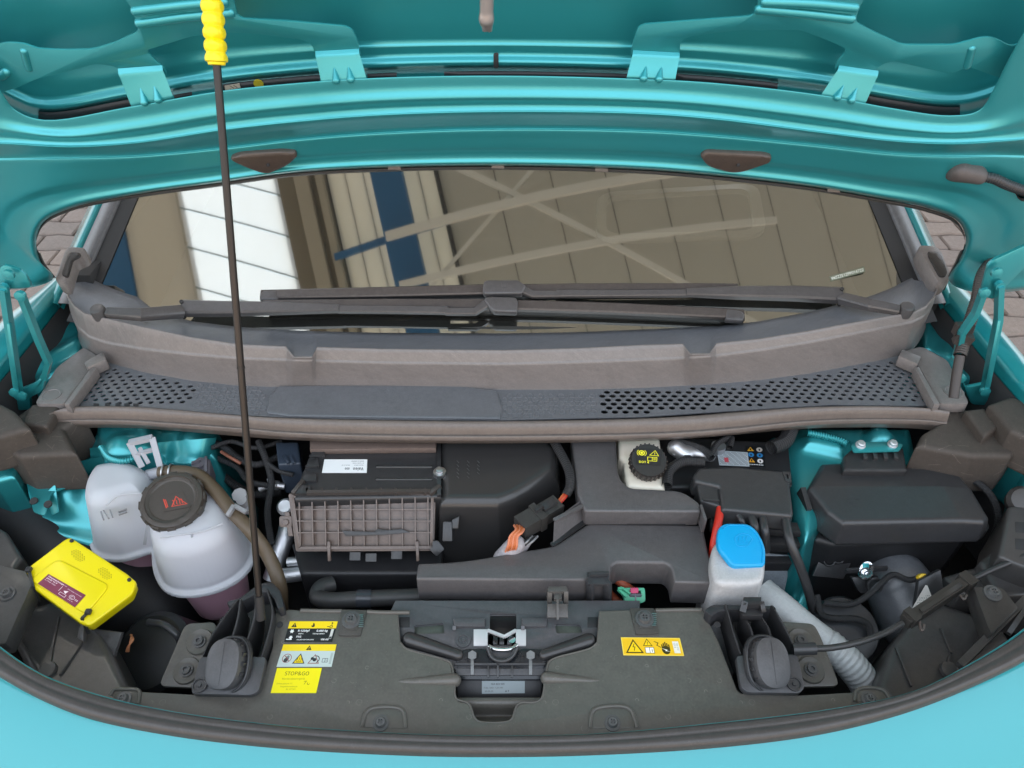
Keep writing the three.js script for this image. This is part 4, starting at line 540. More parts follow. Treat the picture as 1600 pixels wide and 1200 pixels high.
// harness with its connector beside the housing
{
  const t = thing('wiring_harness', 'taped black cable loom with orange wires and a black plug beside the filter housing', 'cable', H(850, 830, 0.8));
  const hh = 0.873;
  part(t, 'taped_loom', tube([H(860, 676, hh), H(868, 694, hh), H(880, 716, hh), H(890, 740, hh), H(890, 762, hh - 0.004), H(884, 774, hh - 0.01)], 0.0072, { seg: 60, ripple: 0.05 }), M.tape);
  for (let i = -1; i < 3; i++) part(t, 'orange_wire', tube([H(886 + i * 1.5, 766, hh - 0.008), H(880 + i * 2.4, 776, hh - 0.012), H(870 + i * 2, 788, hh - 0.016)], 0.0018, { rad: 6 }), i % 2 ? M.orange : M.red);
  const a = H(866, 793, 0.856), b = H(812, 825, 0.856), d = b.clone().sub(a).normalize();
  const plug = part(t, 'plug', [beam(a.clone().addScaledVector(d, -0.008), a.clone().lerp(b, 0.42), 0.026, 0.022, { b: 0.003 }), beam(a.clone().lerp(b, 0.4), a.clone().lerp(b, 0.56), 0.033, 0.029, { b: 0.002 }), beam(a.clone().lerp(b, 0.55), b, 0.028, 0.025, { b: 0.005 })], plastic(0.05, 0.048, 0.046, 0.5));
  part(plug, 'plug_latch', [beam(a.clone().add(V(0, 0.014, 0)), a.clone().lerp(b, 0.34).add(V(0, 0.014, 0)), 0.012, 0.005), beam(a.clone().lerp(b, 0.34).add(V(0, 0.017, 0)), a.clone().lerp(b, 0.54).add(V(0, 0.017, 0)), 0.004, 0.006)], M.black);
  for (let i = 0; i < 5; i++) part(t, 'orange_wire', tube([b.clone().add(V(0.004 * (i - 2), 0.006, 0)), H(806 + i * 2.4, 828 + i, 0.868), H(797 + i * 3, 838, 0.866), H(794 + i * 3.4, 852, 0.858), H(790 + i * 3.4, 862, 0.84)], 0.0019, { rad: 6 }), i % 2 ? M.orange : new THREE.MeshStandardMaterial({ color: lin(0.6, 0.2, 0.1), roughness: 0.5 }));
  part(t, 'wrapped_end', net((() => { const q = capsule(H(806, 850, 0.845), H(788, 874, 0.815), 0.0135, 0.017), w = capsule(H(828, 846, 0.84), H(800, 872, 0.815), 0.004, 0.012); return (x, y, z) => smin(q(x, y, z), w(x, y, z), 0.012); })(), H(800, 852, 0.842).add(V(-0.05, -0.08, -0.04)), H(800, 852, 0.842).add(V(0.05, 0.05, 0.08)), 0.0025), plastic(0.44, 0.41, 0.43, 0.5));
  for (let i = 0; i < 4; i++) part(t, 'white_wire', tube([H(812 + i * 4, 852, 0.845), H(820 + i * 4, 846, 0.85), H(828 + i * 4, 838, 0.845)], 0.0018, { rad: 6 }), i % 2 ? M.white : M.tape);
}
// ================================================================ GREY DUCT COVER in the middle
{
  const t = thing('bay_cover', 'large matt grey plastic cover in two steps across the middle of the bay', 'plastic cover', H(880, 930, 0.75));
  const h1 = 0.872, h2 = 0.84, m = plastic(0.112, 0.106, 0.108, 0.4);
  part(t, 'upper_step', slab([[892, 680], [962, 680], [966, 744], [982, 762], [1066, 766], [1094, 786], [1095, 799], [914, 798], [902, 770]], up(h1), 0.034, { bevel: 0.004, round: [0, 0, 0.012, 0.014, 0.02, 0.02, 0.003, 0.003, 0.004], bseg: 3 }), m);
  part(t, 'slanted_wall', [(() => { const a = H(910, 780, h1 - 0.001), b = H(866, 812, h1 - 0.001), c = H(864, 852, h2), d = H(914, 812, h2); const g = loft([[b, a], [b.clone().lerp(c, 0.5), a.clone().lerp(d, 0.5)], [c, d]]); return g; })(), beam(H(912, 790, h1 - 0.003), H(866, 813, h1 - 0.003), 0.006, 0.004)], m);
  part(t, 'seal_groove', [beam(H(862, 852, h2 + 0.001), H(914, 816, h2 + 0.001), 0.007, 0.004), beam(H(914, 816, h2 + 0.001), H(1070, 818, h2 + 0.001), 0.007, 0.004)], plastic(0.03, 0.03, 0.032, 0.5));
  part(t, 'lower_step', slab([[868, 852], [918, 818], [1098, 820], [1117, 911], [1054, 909], [1050, 888], [1042, 880], [962, 879], [954, 887], [952, 906], [650, 905], [653, 880], [722, 877]], up(h2), 0.052, { bevel: 0.0038, round: [0.01, 0.006, 0.006, 0.004, 0.002, 0.01, 0.01, 0.01, 0.01, 0.002, 0.004, 0.004, 0.03], bseg: 3 }), m);
  part(t, 'side_wall', [beam(H(1093, 799, h1 - 0.012), H(1100, 822, h1 - 0.012), 0.004, 0.03)], m);
  part(t, 'bracket', [slab([[918, 893], [952, 892], [951, 912], [919, 912]], up(h2 + 0.004), 0.006, { bevel: 0.001 }), ...[922, 949].map((x) => beam(H(x, 908, h2 + 0.004), on(x, 944, { o: H(x, 908, h2 + 0.002), n: V(0, 0.1, 1) }), 0.005, 0.012)), beam(H(921, 898, h2 + 0.008), H(950, 897, h2 + 0.008), 0.004, 0.005)], plastic(0.045, 0.046, 0.05, 0.5));
}
// clip standing between the cover and the front panel
single('retaining_clip', [slab([[856, 916], [886, 915], [886, 924], [856, 925]], up(0.852), 0.008, { bevel: 0.001, round: 0.002 }), ...[858.5, 884].map((x) => beam(H(x, 922, 0.85), on(x, 946, { o: H(x, 922, 0.85), n: V(0, 0.3, 1).normalize() }), 0.006, 0.008)), beam(H(866, 931, 0.845), H(877, 931, 0.845), 0.014, 0.006), slab([[855, 943], [887, 943], [888, 965], [855, 965]], tilt(870, 955, 0.832, 25), 0.006, { bevel: 0.001 }), beam(H(871, 930, 0.848), H(871.5, 968, 0.834), 0.003, 0.004)], plastic(0.09, 0.085, 0.08, 0.5), 'upright grey plastic clip in front of the grey cover, above the bonnet latch', 'clip');
// orange cable and green plug seen through the opening of the cover
{
  const t = thing('high_voltage_plug', 'green framed plug with a pink lock in the opening of the grey cover', 'electrical plug', H(990, 930, 0.76));
  const pl = tilt(990, 930, 0.8, 30);
  part(t, 'plug_frame', [slab([[975, 918], [1008, 918], [1009, 940], [1000, 943], [980, 943], [974, 936]], pl, 0.012, { round: 0.004, holes: [[[981, 921], [1003, 921], [1004, 935], [982, 935]]] })], M.green);
  part(t, 'lever', [beam(on(966, 921, off(pl, 0.002)), on(978, 932, off(pl, 0.002)), 0.004, 0.004), beam(on(966, 921, off(pl, 0.002)), on(972, 919, off(pl, 0.002)), 0.004, 0.004), beam(on(972, 919, off(pl, 0.002)), on(984, 928, off(pl, 0.002)), 0.003, 0.004)], M.green);
  part(t, 'lock', slab([[985, 918], [998, 918], [998, 927], [985, 927]], off(pl, 0.004), 0.012, { round: 0.002 }), M.magenta);
  part(t, 'socket', [slab([[980, 928], [1006, 928], [1005, 941], [982, 941]], off(pl, -0.001), 0.008, { round: 0.003 }), beam(on(984, 930, pl), on(1002, 930, pl), 0.003, 0.003), beam(on(993, 928, pl), on(993, 940, pl), 0.002, 0.003)], plastic(0.16, 0.18, 0.2, 0.5));
  single('high_voltage_cable', [tube([H(958, 900, 0.79), H(972, 912, 0.79), H(990, 925, 0.775)], 0.007), tube([H(952, 928, 0.77), H(962, 938, 0.77), H(976, 950, 0.76)], 0.007)], new THREE.MeshStandardMaterial({ color: lin(0.32, 0.07, 0.03), roughness: 0.55 }), 'dull orange cable inside the opening of the grey cover', 'cable');
}
// ================================================================ BRAKE FLUID RESERVOIR
{
  const t = thing('brake_fluid_reservoir', 'cream brake fluid reservoir with a black screw cap printed in yellow', 'fluid reservoir', H(1010, 750, 0.78));
  part(t, 'tank', [molded([[966, 672], [1030, 672], [1034, 712], [1040, 764], [979, 760], [975, 720], [967, 712]], 0.868, 0.76, 0.868, { r: 0.008, draft: 0.04, cell: 0.003, more: (f) => { const c = H(1012, 723, 0.868); return (x, y, z) => smin(f(x, y, z), Math.max(Math.hypot(x - c.x, z - c.z) - 0.025, Math.abs(y - 0.868) - 0.012), 0.006); } })], M.cream);
  const n = V(0.05, 0.93, 0.36).normalize(), c = H(1012, 723, 0.886), ridge = []; const f = frameOf({ o: c, n });
  for (let i = 0; i < 26; i++) { const a = i / 26 * 6.283, e = f.u.clone().multiplyScalar(Math.cos(a)).addScaledVector(f.v, Math.sin(a)); ridge.push(beam(c.clone().addScaledVector(e, 0.0283).addScaledVector(n, -0.006), c.clone().addScaledVector(e, 0.0283).addScaledVector(n, 0.0085), 0.0022, 0.0022)); }
  const cap = part(t, 'cap', [lathe(c, n, [[0.0275, -0.008], [0.028, 0.008], [0.0265, 0.0105], [0, 0.011]], 40)], plastic(0.03, 0.027, 0.026, 0.5));
  part(cap, 'grip_ridges', ridge, plastic(0.045, 0.035, 0.03, 0.5), null, true);
  part(cap, 'warning_print', labelGeo([[992, 700], [1035, 702], [1032, 728], [994, 725]], { o: c.clone().addScaledVector(n, 0.0112), n }, 0.0003), print(256, 200, (x, w, h) => { x.fillStyle = '#1c1a19'; x.fillRect(0, 0, w, h); x.fillStyle = x.strokeStyle = '#e8e020'; x.lineWidth = 6; x.beginPath(); x.arc(62, 58, 32, 0, 7); x.fill(); x.beginPath(); x.arc(62, 58, 44, 2.3, 4); x.stroke(); x.beginPath(); x.arc(62, 58, 44, -0.9, 0.9); x.stroke(); x.strokeStyle = '#1c1a19'; x.beginPath(); x.arc(62, 58, 17, 0, 7); x.stroke(); x.strokeStyle = '#e8e020'; x.beginPath(); x.moveTo(140, 80); x.lineTo(226, 84); x.lineTo(190, 22); x.closePath(); x.stroke(); x.fillRect(184, 44, 7, 18); x.fillRect(184, 68, 7, 7); x.strokeRect(120, 104, 92, 46); x.beginPath(); x.moveTo(166, 104); x.lineTo(166, 150); x.stroke(); x.fillRect(176, 116, 28, 6); x.fillRect(176, 130, 28, 6); x.font = 'bold 38px sans-serif'; x.fillText('DOT 4', 28, 182); }, 0.5));
}
// ================================================================ BATTERY and its fuse carrier
{
  const t = thing('battery', 'black starter battery with safety labels at the back of the bay', 'battery', H(1150, 740, 0.75));
  const h = 0.835;
  part(t, 'case', molded([[1030, 680], [1236, 690], [1244, 760], [1030, 762]], h, 0.6, h, { r: 0.006, cell: 0.004 }), M.matt);
  part(t, 'label', labelGeo([[1120, 704], [1168, 707], [1171, 729], [1124, 727]], up(h + 0.0005)), print(256, 128, (x, w, hh) => { x.fillStyle = '#b4bcc0'; x.fillRect(0, 0, w, hh); x.fillStyle = '#3c4448'; for (let j = 0; j < 12; j++) for (let i = 0; i < 24; i++) if ((i * 7 + j * 13) % 5) x.fillRect(8 + i * 10, 8 + j * 9.6, 8, 3); x.fillStyle = '#c8505a'; x.fillRect(50, 60, 36, 40); }));
  part(t, 'warning_symbols', labelGeo([[1164, 697], [1194, 698], [1196, 730], [1168, 728]], up(h + 0.0004)), print(128, 192, (x, w, hh) => { x.fillStyle = '#15171a'; x.fillRect(0, 0, w, hh); [[34, 30, '#d9a02c'], [94, 32, '#cfc6bc'], [34, 84, '#2e7fb8'], [94, 86, '#2e7fb8'], [34, 138, '#d99a2c'], [94, 140, '#e0dcd8']].forEach(([a, b, c], i) => { x.fillStyle = c; x.beginPath(); if (i % 4 === 0) { x.moveTo(a, b - 22); x.lineTo(a + 24, b + 18); x.lineTo(a - 24, b + 18); } else x.arc(a, b, 21, 0, 7); x.fill(); x.fillStyle = '#222'; x.fillRect(a - 5, b - 8, 10, 18); }); x.fillStyle = '#ddd'; for (let i = 0; i < 9; i++) x.fillRect(10 + i * 12, 172, 8, 8); }));
  part(t, 'pole_clamp', [net((() => { const a = capsule(H(1056, 700, 0.865), H(1072, 712, 0.86), 0.014, 0.012), b = capsule(H(1076, 706, 0.862), H(1110, 714, 0.856), 0.01, 0.008); return (x, y, z) => smin(a(x, y, z), b(x, y, z), 0.008); })(), H(1040, 730, 0.84).add(V(-0.01, -0.02, 0)), H(1125, 680, 0.88).add(V(0.02, 0.02, -0.01)), 0.0025)], M.alu);
  part(t, 'pole', disc(H(1122, 700, h + 0.006), V(0, 1, 0), 0.012, 0.012), M.alu);
  part(t, 'white_tag', slab([[1050, 700], [1076, 698], [1076, 711], [1052, 710]], up(h + 0.03), 0.004, { round: 0.002 }), M.white);
  for (const [p, r] of [[[[1062, 690], [1080, 695], [1102, 704], [1112, 716]], 0.006], [[[1110, 712], [1122, 692], [1142, 684], [1140, 700]], 0.005], [[[1042, 760], [1046, 736], [1066, 722], [1100, 722]], 0.008], [[[1205, 700], [1226, 690], [1236, 670]], 0.012]]) part(t, 'battery_cable', tube(p.map(([x, y]) => H(x, y, h + 0.034)), r, { ripple: 0.04 }), M.tape);
}
{
  const t = thing('terminal_box', 'flat black fuse carrier on the battery with a row of round cable ports', 'fuse carrier', H(1160, 790, 0.8));
  const h = 0.873, m = plastic(0.05, 0.05, 0.052, 0.42);
  part(t, 'lid', [molded([[1083, 742], [1092, 730], [1148, 728], [1232, 736], [1240, 800], [1238, 806], [1128, 796], [1124, 760], [1086, 752]], h, 0.84, h, { r: 0.005, draft: 0.08, cell: 0.003 })], m);
  part(t, 'side_pocket', [molded([[1088, 754], [1122, 756], [1128, 792], [1094, 782]], h - 0.006, 0.83, h - 0.006, { r: 0.004, cell: 0.0025 }), beam(H(1099, 781, h - 0.004), H(1124, 783, h - 0.004), 0.003, 0.004)], m);
  part(t, 'corner_clip', [slab([[1222, 736], [1236, 737], [1237, 752], [1228, 752]], up(h + 0.002), 0.006, { round: 0.002, holes: [[[1226, 740], [1233, 740], [1234, 749], [1229, 749]]] })], m);
  for (const [x, y] of [[1153, 802], [1173, 804], [1191, 806], [1209, 808], [1227, 810]]) part(t, 'cable_port', lathe(H(x, y, h - 0.012), V(0, 0.35, 1), [[0.0075, -0.006], [0.0075, 0.004], [0.0058, 0.004], [0.0056, -0.004], [0, -0.004]], 18), m);
  part(t, 'lower_tray', [slab([[1110, 806], [1246, 816], [1252, 832], [1110, 824]], up(0.84), 0.012, { bevel: 0.002 }), slab([[1125, 826], [1250, 834], [1254, 852], [1125, 846]], up(0.82), 0.02, { bevel: 0.002 }), slab([[1125, 850], [1254, 856], [1256, 880], [1125, 880]], up(0.78), 0.2, { bevel: 0.002 })], M.matt);
  const cab = (p, r, hs) => tube(p.map(([x, y], i) => H(x, y, hs[i] ?? hs.at(-1))), r, { rad: 12 });
  for (const [p, r, hs] of [[[[1153, 804], [1160, 816], [1164, 834]], 0.005, [0.862, 0.858, 0.82]], [[[1173, 806], [1180, 824], [1184, 846]], 0.0065, [0.862, 0.86, 0.82]], [[[1191, 808], [1195, 830], [1197, 860]], 0.0065, [0.862, 0.86, 0.82]], [[[1227, 812], [1233, 842], [1248, 880], [1262, 920], [1272, 960]], 0.0068, [0.862, 0.858, 0.83, 0.79, 0.74]]]) part(t, 'black_cable', cab(p, r, hs), M.black);
  part(t, 'red_cable', cab([[1126, 794], [1121, 822], [1114, 860], [1110, 900]], 0.0062, [0.862, 0.856, 0.83, 0.79]), M.red);
}
single('blue_grey_panel', slab([[1192, 864], [1238, 868], [1222, 945], [1180, 945]], tilt(1210, 905, 0.75, 55), 0.01, { bevel: 0.0015 }), plastic(0.17, 0.2, 0.225, 0.45), 'pale blue grey plate standing behind the white washer filler neck', 'plate');
// ================================================================ WASHER FILLER
{
  const t = thing('washer_filler', 'white screenwash filler neck with a bright blue flip cap', 'washer filler', H(1160, 950, 0.7));
  const pl = tilt(1160, 850, 0.876, 12, 6);
  const cap = [[1121, 838], [1124, 823], [1134, 817], [1170, 818], [1183, 828], [1193, 846], [1197, 860], [1196, 884], [1146, 885], [1134, 871], [1122, 855]];
  const c = part(t, 'cap', [slab(cap, pl, 0.011, { bevel: 0.003, round: [0.02, 0.012, 0.012, 0.015, 0.02, 0.02, 0.01, 0.006, 0.008, 0.02, 0.02], bseg: 3 }), slab(cap.map(([x, y]) => [lerp(1160, x, 0.93), lerp(850, y, 0.93)]), off(pl, -0.0105), 0.009, { bevel: 0.002, round: 0.015 })], M.blue);
  part(c, 'embossed_symbol', [...[[[1148, 840], [1158, 834], [1170, 836], [1176, 842]], [[1148, 840], [1152, 852], [1166, 853], [1176, 842]]].map((q) => tube(q.map(([x, y]) => on(x, y, off(pl, 0.0002))), 0.0007, { rad: 6 })), ...[0, 1, 2].map((i) => tube([[1155 + i * 6, 848], [1154 + i * 6, 842], [1156 + i * 6, 838]].map(([x, y]) => on(x, y, off(pl, 0.0002))), 0.0006, { rad: 6 }))], M.blue);
  part(c, 'hinge_rim', tube([...cap.slice(1, 8), ...[]].map(([x, y]) => on(lerp(1160, x, 0.86), lerp(850, y, 0.86), off(pl, 0.0003))), 0.0008, { rad: 6, seg: 60 }), M.blue);
  const nk = (a, b, c1, d1) => { const p = [a, b].map((q) => q); return p; };
  const n1 = block(smooth([[1116, 850], [1155, 840], [1190, 848], [1196, 885], [1190, 908], [1150, 914], [1118, 908]]), 0.86, 0.58, 0.862, 0.008, 0.015);
  part(t, 'neck', net(n1, ...boundsPx([[1100, 830], [1210, 830], [1210, 930], [1100, 930]], 0.86, 0.62, 0.87, 0.02), 0.0035), plastic(0.56, 0.56, 0.56, 0.4));
  part(t, 'moulded_plate', slab([[1150, 892], [1172, 893], [1176, 915], [1186, 940], [1146, 938], [1148, 915]], tilt(1165, 915, 0.832, 55), 0.006, { bevel: 0.002, round: 0.004 }), plastic(0.56, 0.56, 0.56, 0.4));
}
{
  const A = H(1190, 924, 0.775), pts = [A, H(1222, 950, 0.775), H(1262, 984, 0.77), H(1300, 1012, 0.76), H(1330, 1040, 0.745), H(1352, 1070, 0.72), H(1362, 1100, 0.69)];
  const h = thing('washer_hose', 'thick pale grey corrugated hose running from the washer filler to the lower right', 'hose', H(1300, 1010, 0.7));
  part(h, 'smooth_end', tube(pts.slice(0, 4), 0.0215, { rad: 20, ripple: 0.004, pitch: 0.0075 }), M.hose);
  part(h, 'corrugated_end', tube([pts[2].clone().lerp(pts[3], 0.7), ...pts.slice(3)], 0.0222, { rad: 20, ripple: 0.028, pitch: 0.0075 }), M.hose);
}
// ================================================================ MAIN FUSE BOX
{
  const t = thing('fuse_box', 'big black fuse and relay box with a rounded lid at the right of the bay', 'fuse box', H(1400, 850, 0.75));
  const h = 0.868, m = plastic(0.045, 0.045, 0.048, 0.4);
  const out = [[1286, 722], [1340, 719], [1400, 729], [1488, 731], [1502, 742], [1544, 812], [1536, 820], [1316, 824], [1292, 806], [1262, 768]];
  const back = H(1380, 760, h).z;
  part(t, 'lid', molded(out, h - 0.01, 0.822, h, { r: 0.007, draft: 0.16, cell: 0.0028, top: (x, z) => h - 0.012 * Math.min(1, Math.max(0, (back - z + 0.0) / 0.06)) - 0.006 * Math.min(1, Math.max(0, (x - 0.66) / 0.06)) }), m);
  part(t, 'lid_rim', slab([[1276, 740], [1300, 728], [1496, 736], [1548, 822], [1540, 832], [1306, 836], [1258, 790]], up(0.832), 0.02, { bevel: 0.002, round: 0.008 }), m);
  part(t, 'base', molded([[1262, 780], [1300, 740], [1490, 745], [1520, 830], [1500, 850], [1300, 858], [1270, 850]], 0.8, 0.6, 0.812, { r: 0.01, draft: -0.05, cell: 0.004 }), M.matt);
  part(t, 'side_clip', [slab([[1266, 770], [1290, 768], [1292, 790], [1272, 792]], tilt(1278, 780, 0.85, 30, -30), 0.008, { round: 0.002, holes: [[[1272, 774], [1282, 773], [1284, 785], [1276, 786]]] }), beam(H(1252, 766, 0.85), H(1262, 800, 0.84), 0.008, 0.02), beam(H(1272, 800, 0.84), H(1282, 824, 0.83), 0.006, 0.02)], m);
  part(t, 'lid_step', slab([[1310, 815], [1538, 811], [1540, 818], [1314, 822]], up(0.851), 0.004, { bevel: 0.001 }), m);
  // honeycomb wall under the box
  const pl = tilt(1310, 870, 0.77, 50), hex = [];
  for (const [x, y] of [[1300, 858], [1316, 862], [1310, 874], [1326, 850], [1296, 878], [1332, 864]]) hex.push(tube(Array.from({ length: 6 }, (_, k) => on(x + 8 * Math.cos(k * Math.PI / 3), y + 6 * Math.sin(k * Math.PI / 3), pl)), 0.0016, { closed: true, rad: 5, seg: 30 }));
  part(t, 'honeycomb_web', [slab([[1292, 846], [1346, 848], [1318, 905], [1270, 900]], off(pl, -0.004), 0.006, { bevel: 0.001 }), ...hex], M.black);
  part(t, 'moulded_lettering', [[1322, 782], [1326, 786], [1331, 790], [1324, 778], [1336, 780]].map(([x, y]) => beam(H(x, y, h + 0.0002), H(x + 8, y + 1, h + 0.0002), 0.0006, 0.0006)), m, null, true);
}
{
  const t = thing('control_unit', 'small black unit with two silver bolts behind the fuse box lid', 'control unit', H(1370, 710, 0.84));
  part(t, 'case', molded([[1332, 700], [1412, 698], [1418, 735], [1318, 735], [1318, 712]], 0.875, 0.84, 0.875, { r: 0.004, cell: 0.003 }), M.tape);
  part(t, 'bracket', slab([[1330, 694], [1350, 690], [1398, 690], [1412, 694], [1406, 704], [1334, 706]], up(0.884), 0.004, { round: 0.004 }), M.inner);
  for (const [x, y] of [[1344, 696], [1394, 695]]) part(t, 'bolt', [lathe(H(x, y, 0.885), V(0, 1, 0.2), [[0.008, 0], [0.008, 0.002], [0.006, 0.003], [0.006, 0.007], [0.0045, 0.0085], [0, 0.0085]], 12)], M.alu);
  part(t, 'fin', [1350, 1366, 1382, 1398].map((x) => beam(H(x, 708, 0.877), H(x + 2, 718, 0.877), 0.006, 0.006)), M.black);
}
// ================================================================ PIPES and hoses low in the bay
{
  const t = thing('coolant_pipe', 'bare aluminium pipe elbows low beside the filter housing and prop rod', 'metal pipe', H(450, 890, 0.7));
  part(t, 'upper_pipe', tube([H(452, 812, 0.76), H(446, 838, 0.75), H(436, 868, 0.73), H(424, 905, 0.7)], 0.014, { rad: 16 }), M.alu);
  part(t, 'cross_pipe', [tube([H(440, 900, 0.72), H(470, 896, 0.73), H(514, 888, 0.735)], 0.012, { rad: 16, caps: true }), tube([H(450, 878, 0.74), H(486, 876, 0.745), H(510, 876, 0.745)], 0.0075)], M.alu);
  part(t, 'flange', disc(H(508, 889, 0.736), V(1, 0.05, 0), 0.015, 0.006), M.alu);
  part(t, 'end_cap', lathe(H(446, 792, 0.79), V(0, 1, 0.5), [[0.014, -0.01], [0.014, 0.002], [0.01, 0.006], [0, 0.007]]), M.alu);
}
{
  const t = single('black_hose', tube([H(520, 912, 0.75), H(502, 918, 0.755), H(496, 932, 0.755), H(512, 938, 0.76), H(560, 936, 0.765), H(660, 932, 0.765)], 0.0125, { seg: 70, rad: 16 }), plastic(0.05, 0.05, 0.05, 0.6), 'fat black hose with a shiny clamp lying left of the grey cover', 'hose');
  part(t, 'clamp_band', orient(new THREE.CylinderGeometry(0.0138, 0.0138, 0.022, 28, 1, true), H(570, 935.5, 0.7655), V(1, 0, 0)), plastic(0.05, 0.055, 0.065, 0.3));
}
// loose dark looms and pipes at the back left and right, partly hidden
single('rear_cable_loom', [[[[330, 690], [352, 700], [372, 716], [400, 726], [440, 712]], 0.84, 0.006], [[[340, 716], [370, 730], [390, 752], [430, 760]], 0.82, 0.005], [[[330, 700], [360, 690], [400, 700], [440, 690]], 0.85, 0.004], [[[345, 740], [370, 760], [400, 772], [440, 768]], 0.78, 0.007]].map(([p, h, r]) => tube(p.map(([x, y], i) => H(x, y, h - i * 0.004)), r, { ripple: 0.05 })), M.tape, 'bundle of thin dark cables behind the prop rod, left of the filter housing', 'cable');
single('brown_cable', tube([H(346, 706, 0.846), H(362, 716, 0.85), H(376, 724, 0.845)], 0.0028), new THREE.MeshStandardMaterial({ color: lin(0.2, 0.07, 0.04), roughness: 0.6 }), 'short reddish brown wire among the dark cables behind the prop rod', 'wire');
single('relay_block', [molded([[430, 690], [466, 690], [470, 724], [434, 726]], 0.85, 0.78, 0.85, { r: 0.003 }), ...[0, 1].map((i) => beam(H(444 + i * 9, 712, 0.852), H(450 + i * 9, 724, 0.852), 0.004, 0.003))], plastic(0.04, 0.055, 0.08, 0.5), 'dark blue grey relay block left of the filter housing', 'relay');

single('grey_loom', [tube([H(404, 690, 0.85), H(416, 720, 0.84), H(424, 752, 0.82), H(418, 800, 0.79), H(424, 850, 0.75)], 0.0055, { ripple: 0.05 }), tube([H(416, 722, 0.84), H(436, 736, 0.835), H(458, 742, 0.83)], 0.004, { ripple: 0.05 })], M.tape, 'dark taped loom running down between the prop rod and the filter housing', 'cable');
{
  const t = thing('pipe_fitting', 'small bright metal pipe fitting at the left end of the filter housing', 'pipe fitting', H(430, 758, 0.8));
  part(t, 'pipe', tube([H(406, 764, 0.8), H(424, 758, 0.805), H(444, 760, 0.8)], 0.0055, { caps: true }), M.alu); part(t, 'nut', disc(H(430, 758, 0.804), V(1, 0, 0.2), 0.009, 0.01, 6), M.alu); part(t, 'stub', tube([H(424, 758, 0.806), H(420, 748, 0.815)], 0.004, { caps: true }), M.alu);
}
{
  const t = thing('ground_cable', 'black cable with a metal lug beside the right end of the fuse box', 'cable', H(1545, 790, 0.8));
  part(t, 'cable', tube([H(1496, 742, 0.84), H(1530, 756, 0.845), H(1552, 780, 0.835), H(1560, 812, 0.81), H(1548, 850, 0.76)], 0.0055, { ripple: 0.04 }), M.tape);
  part(t, 'lug', [disc(H(1498, 741, 0.846), V(0, 1, 0.2), 0.0085, 0.003, 16), disc(H(1498, 741, 0.85), V(0, 1, 0.2), 0.0055, 0.006, 6)], M.alu);
}

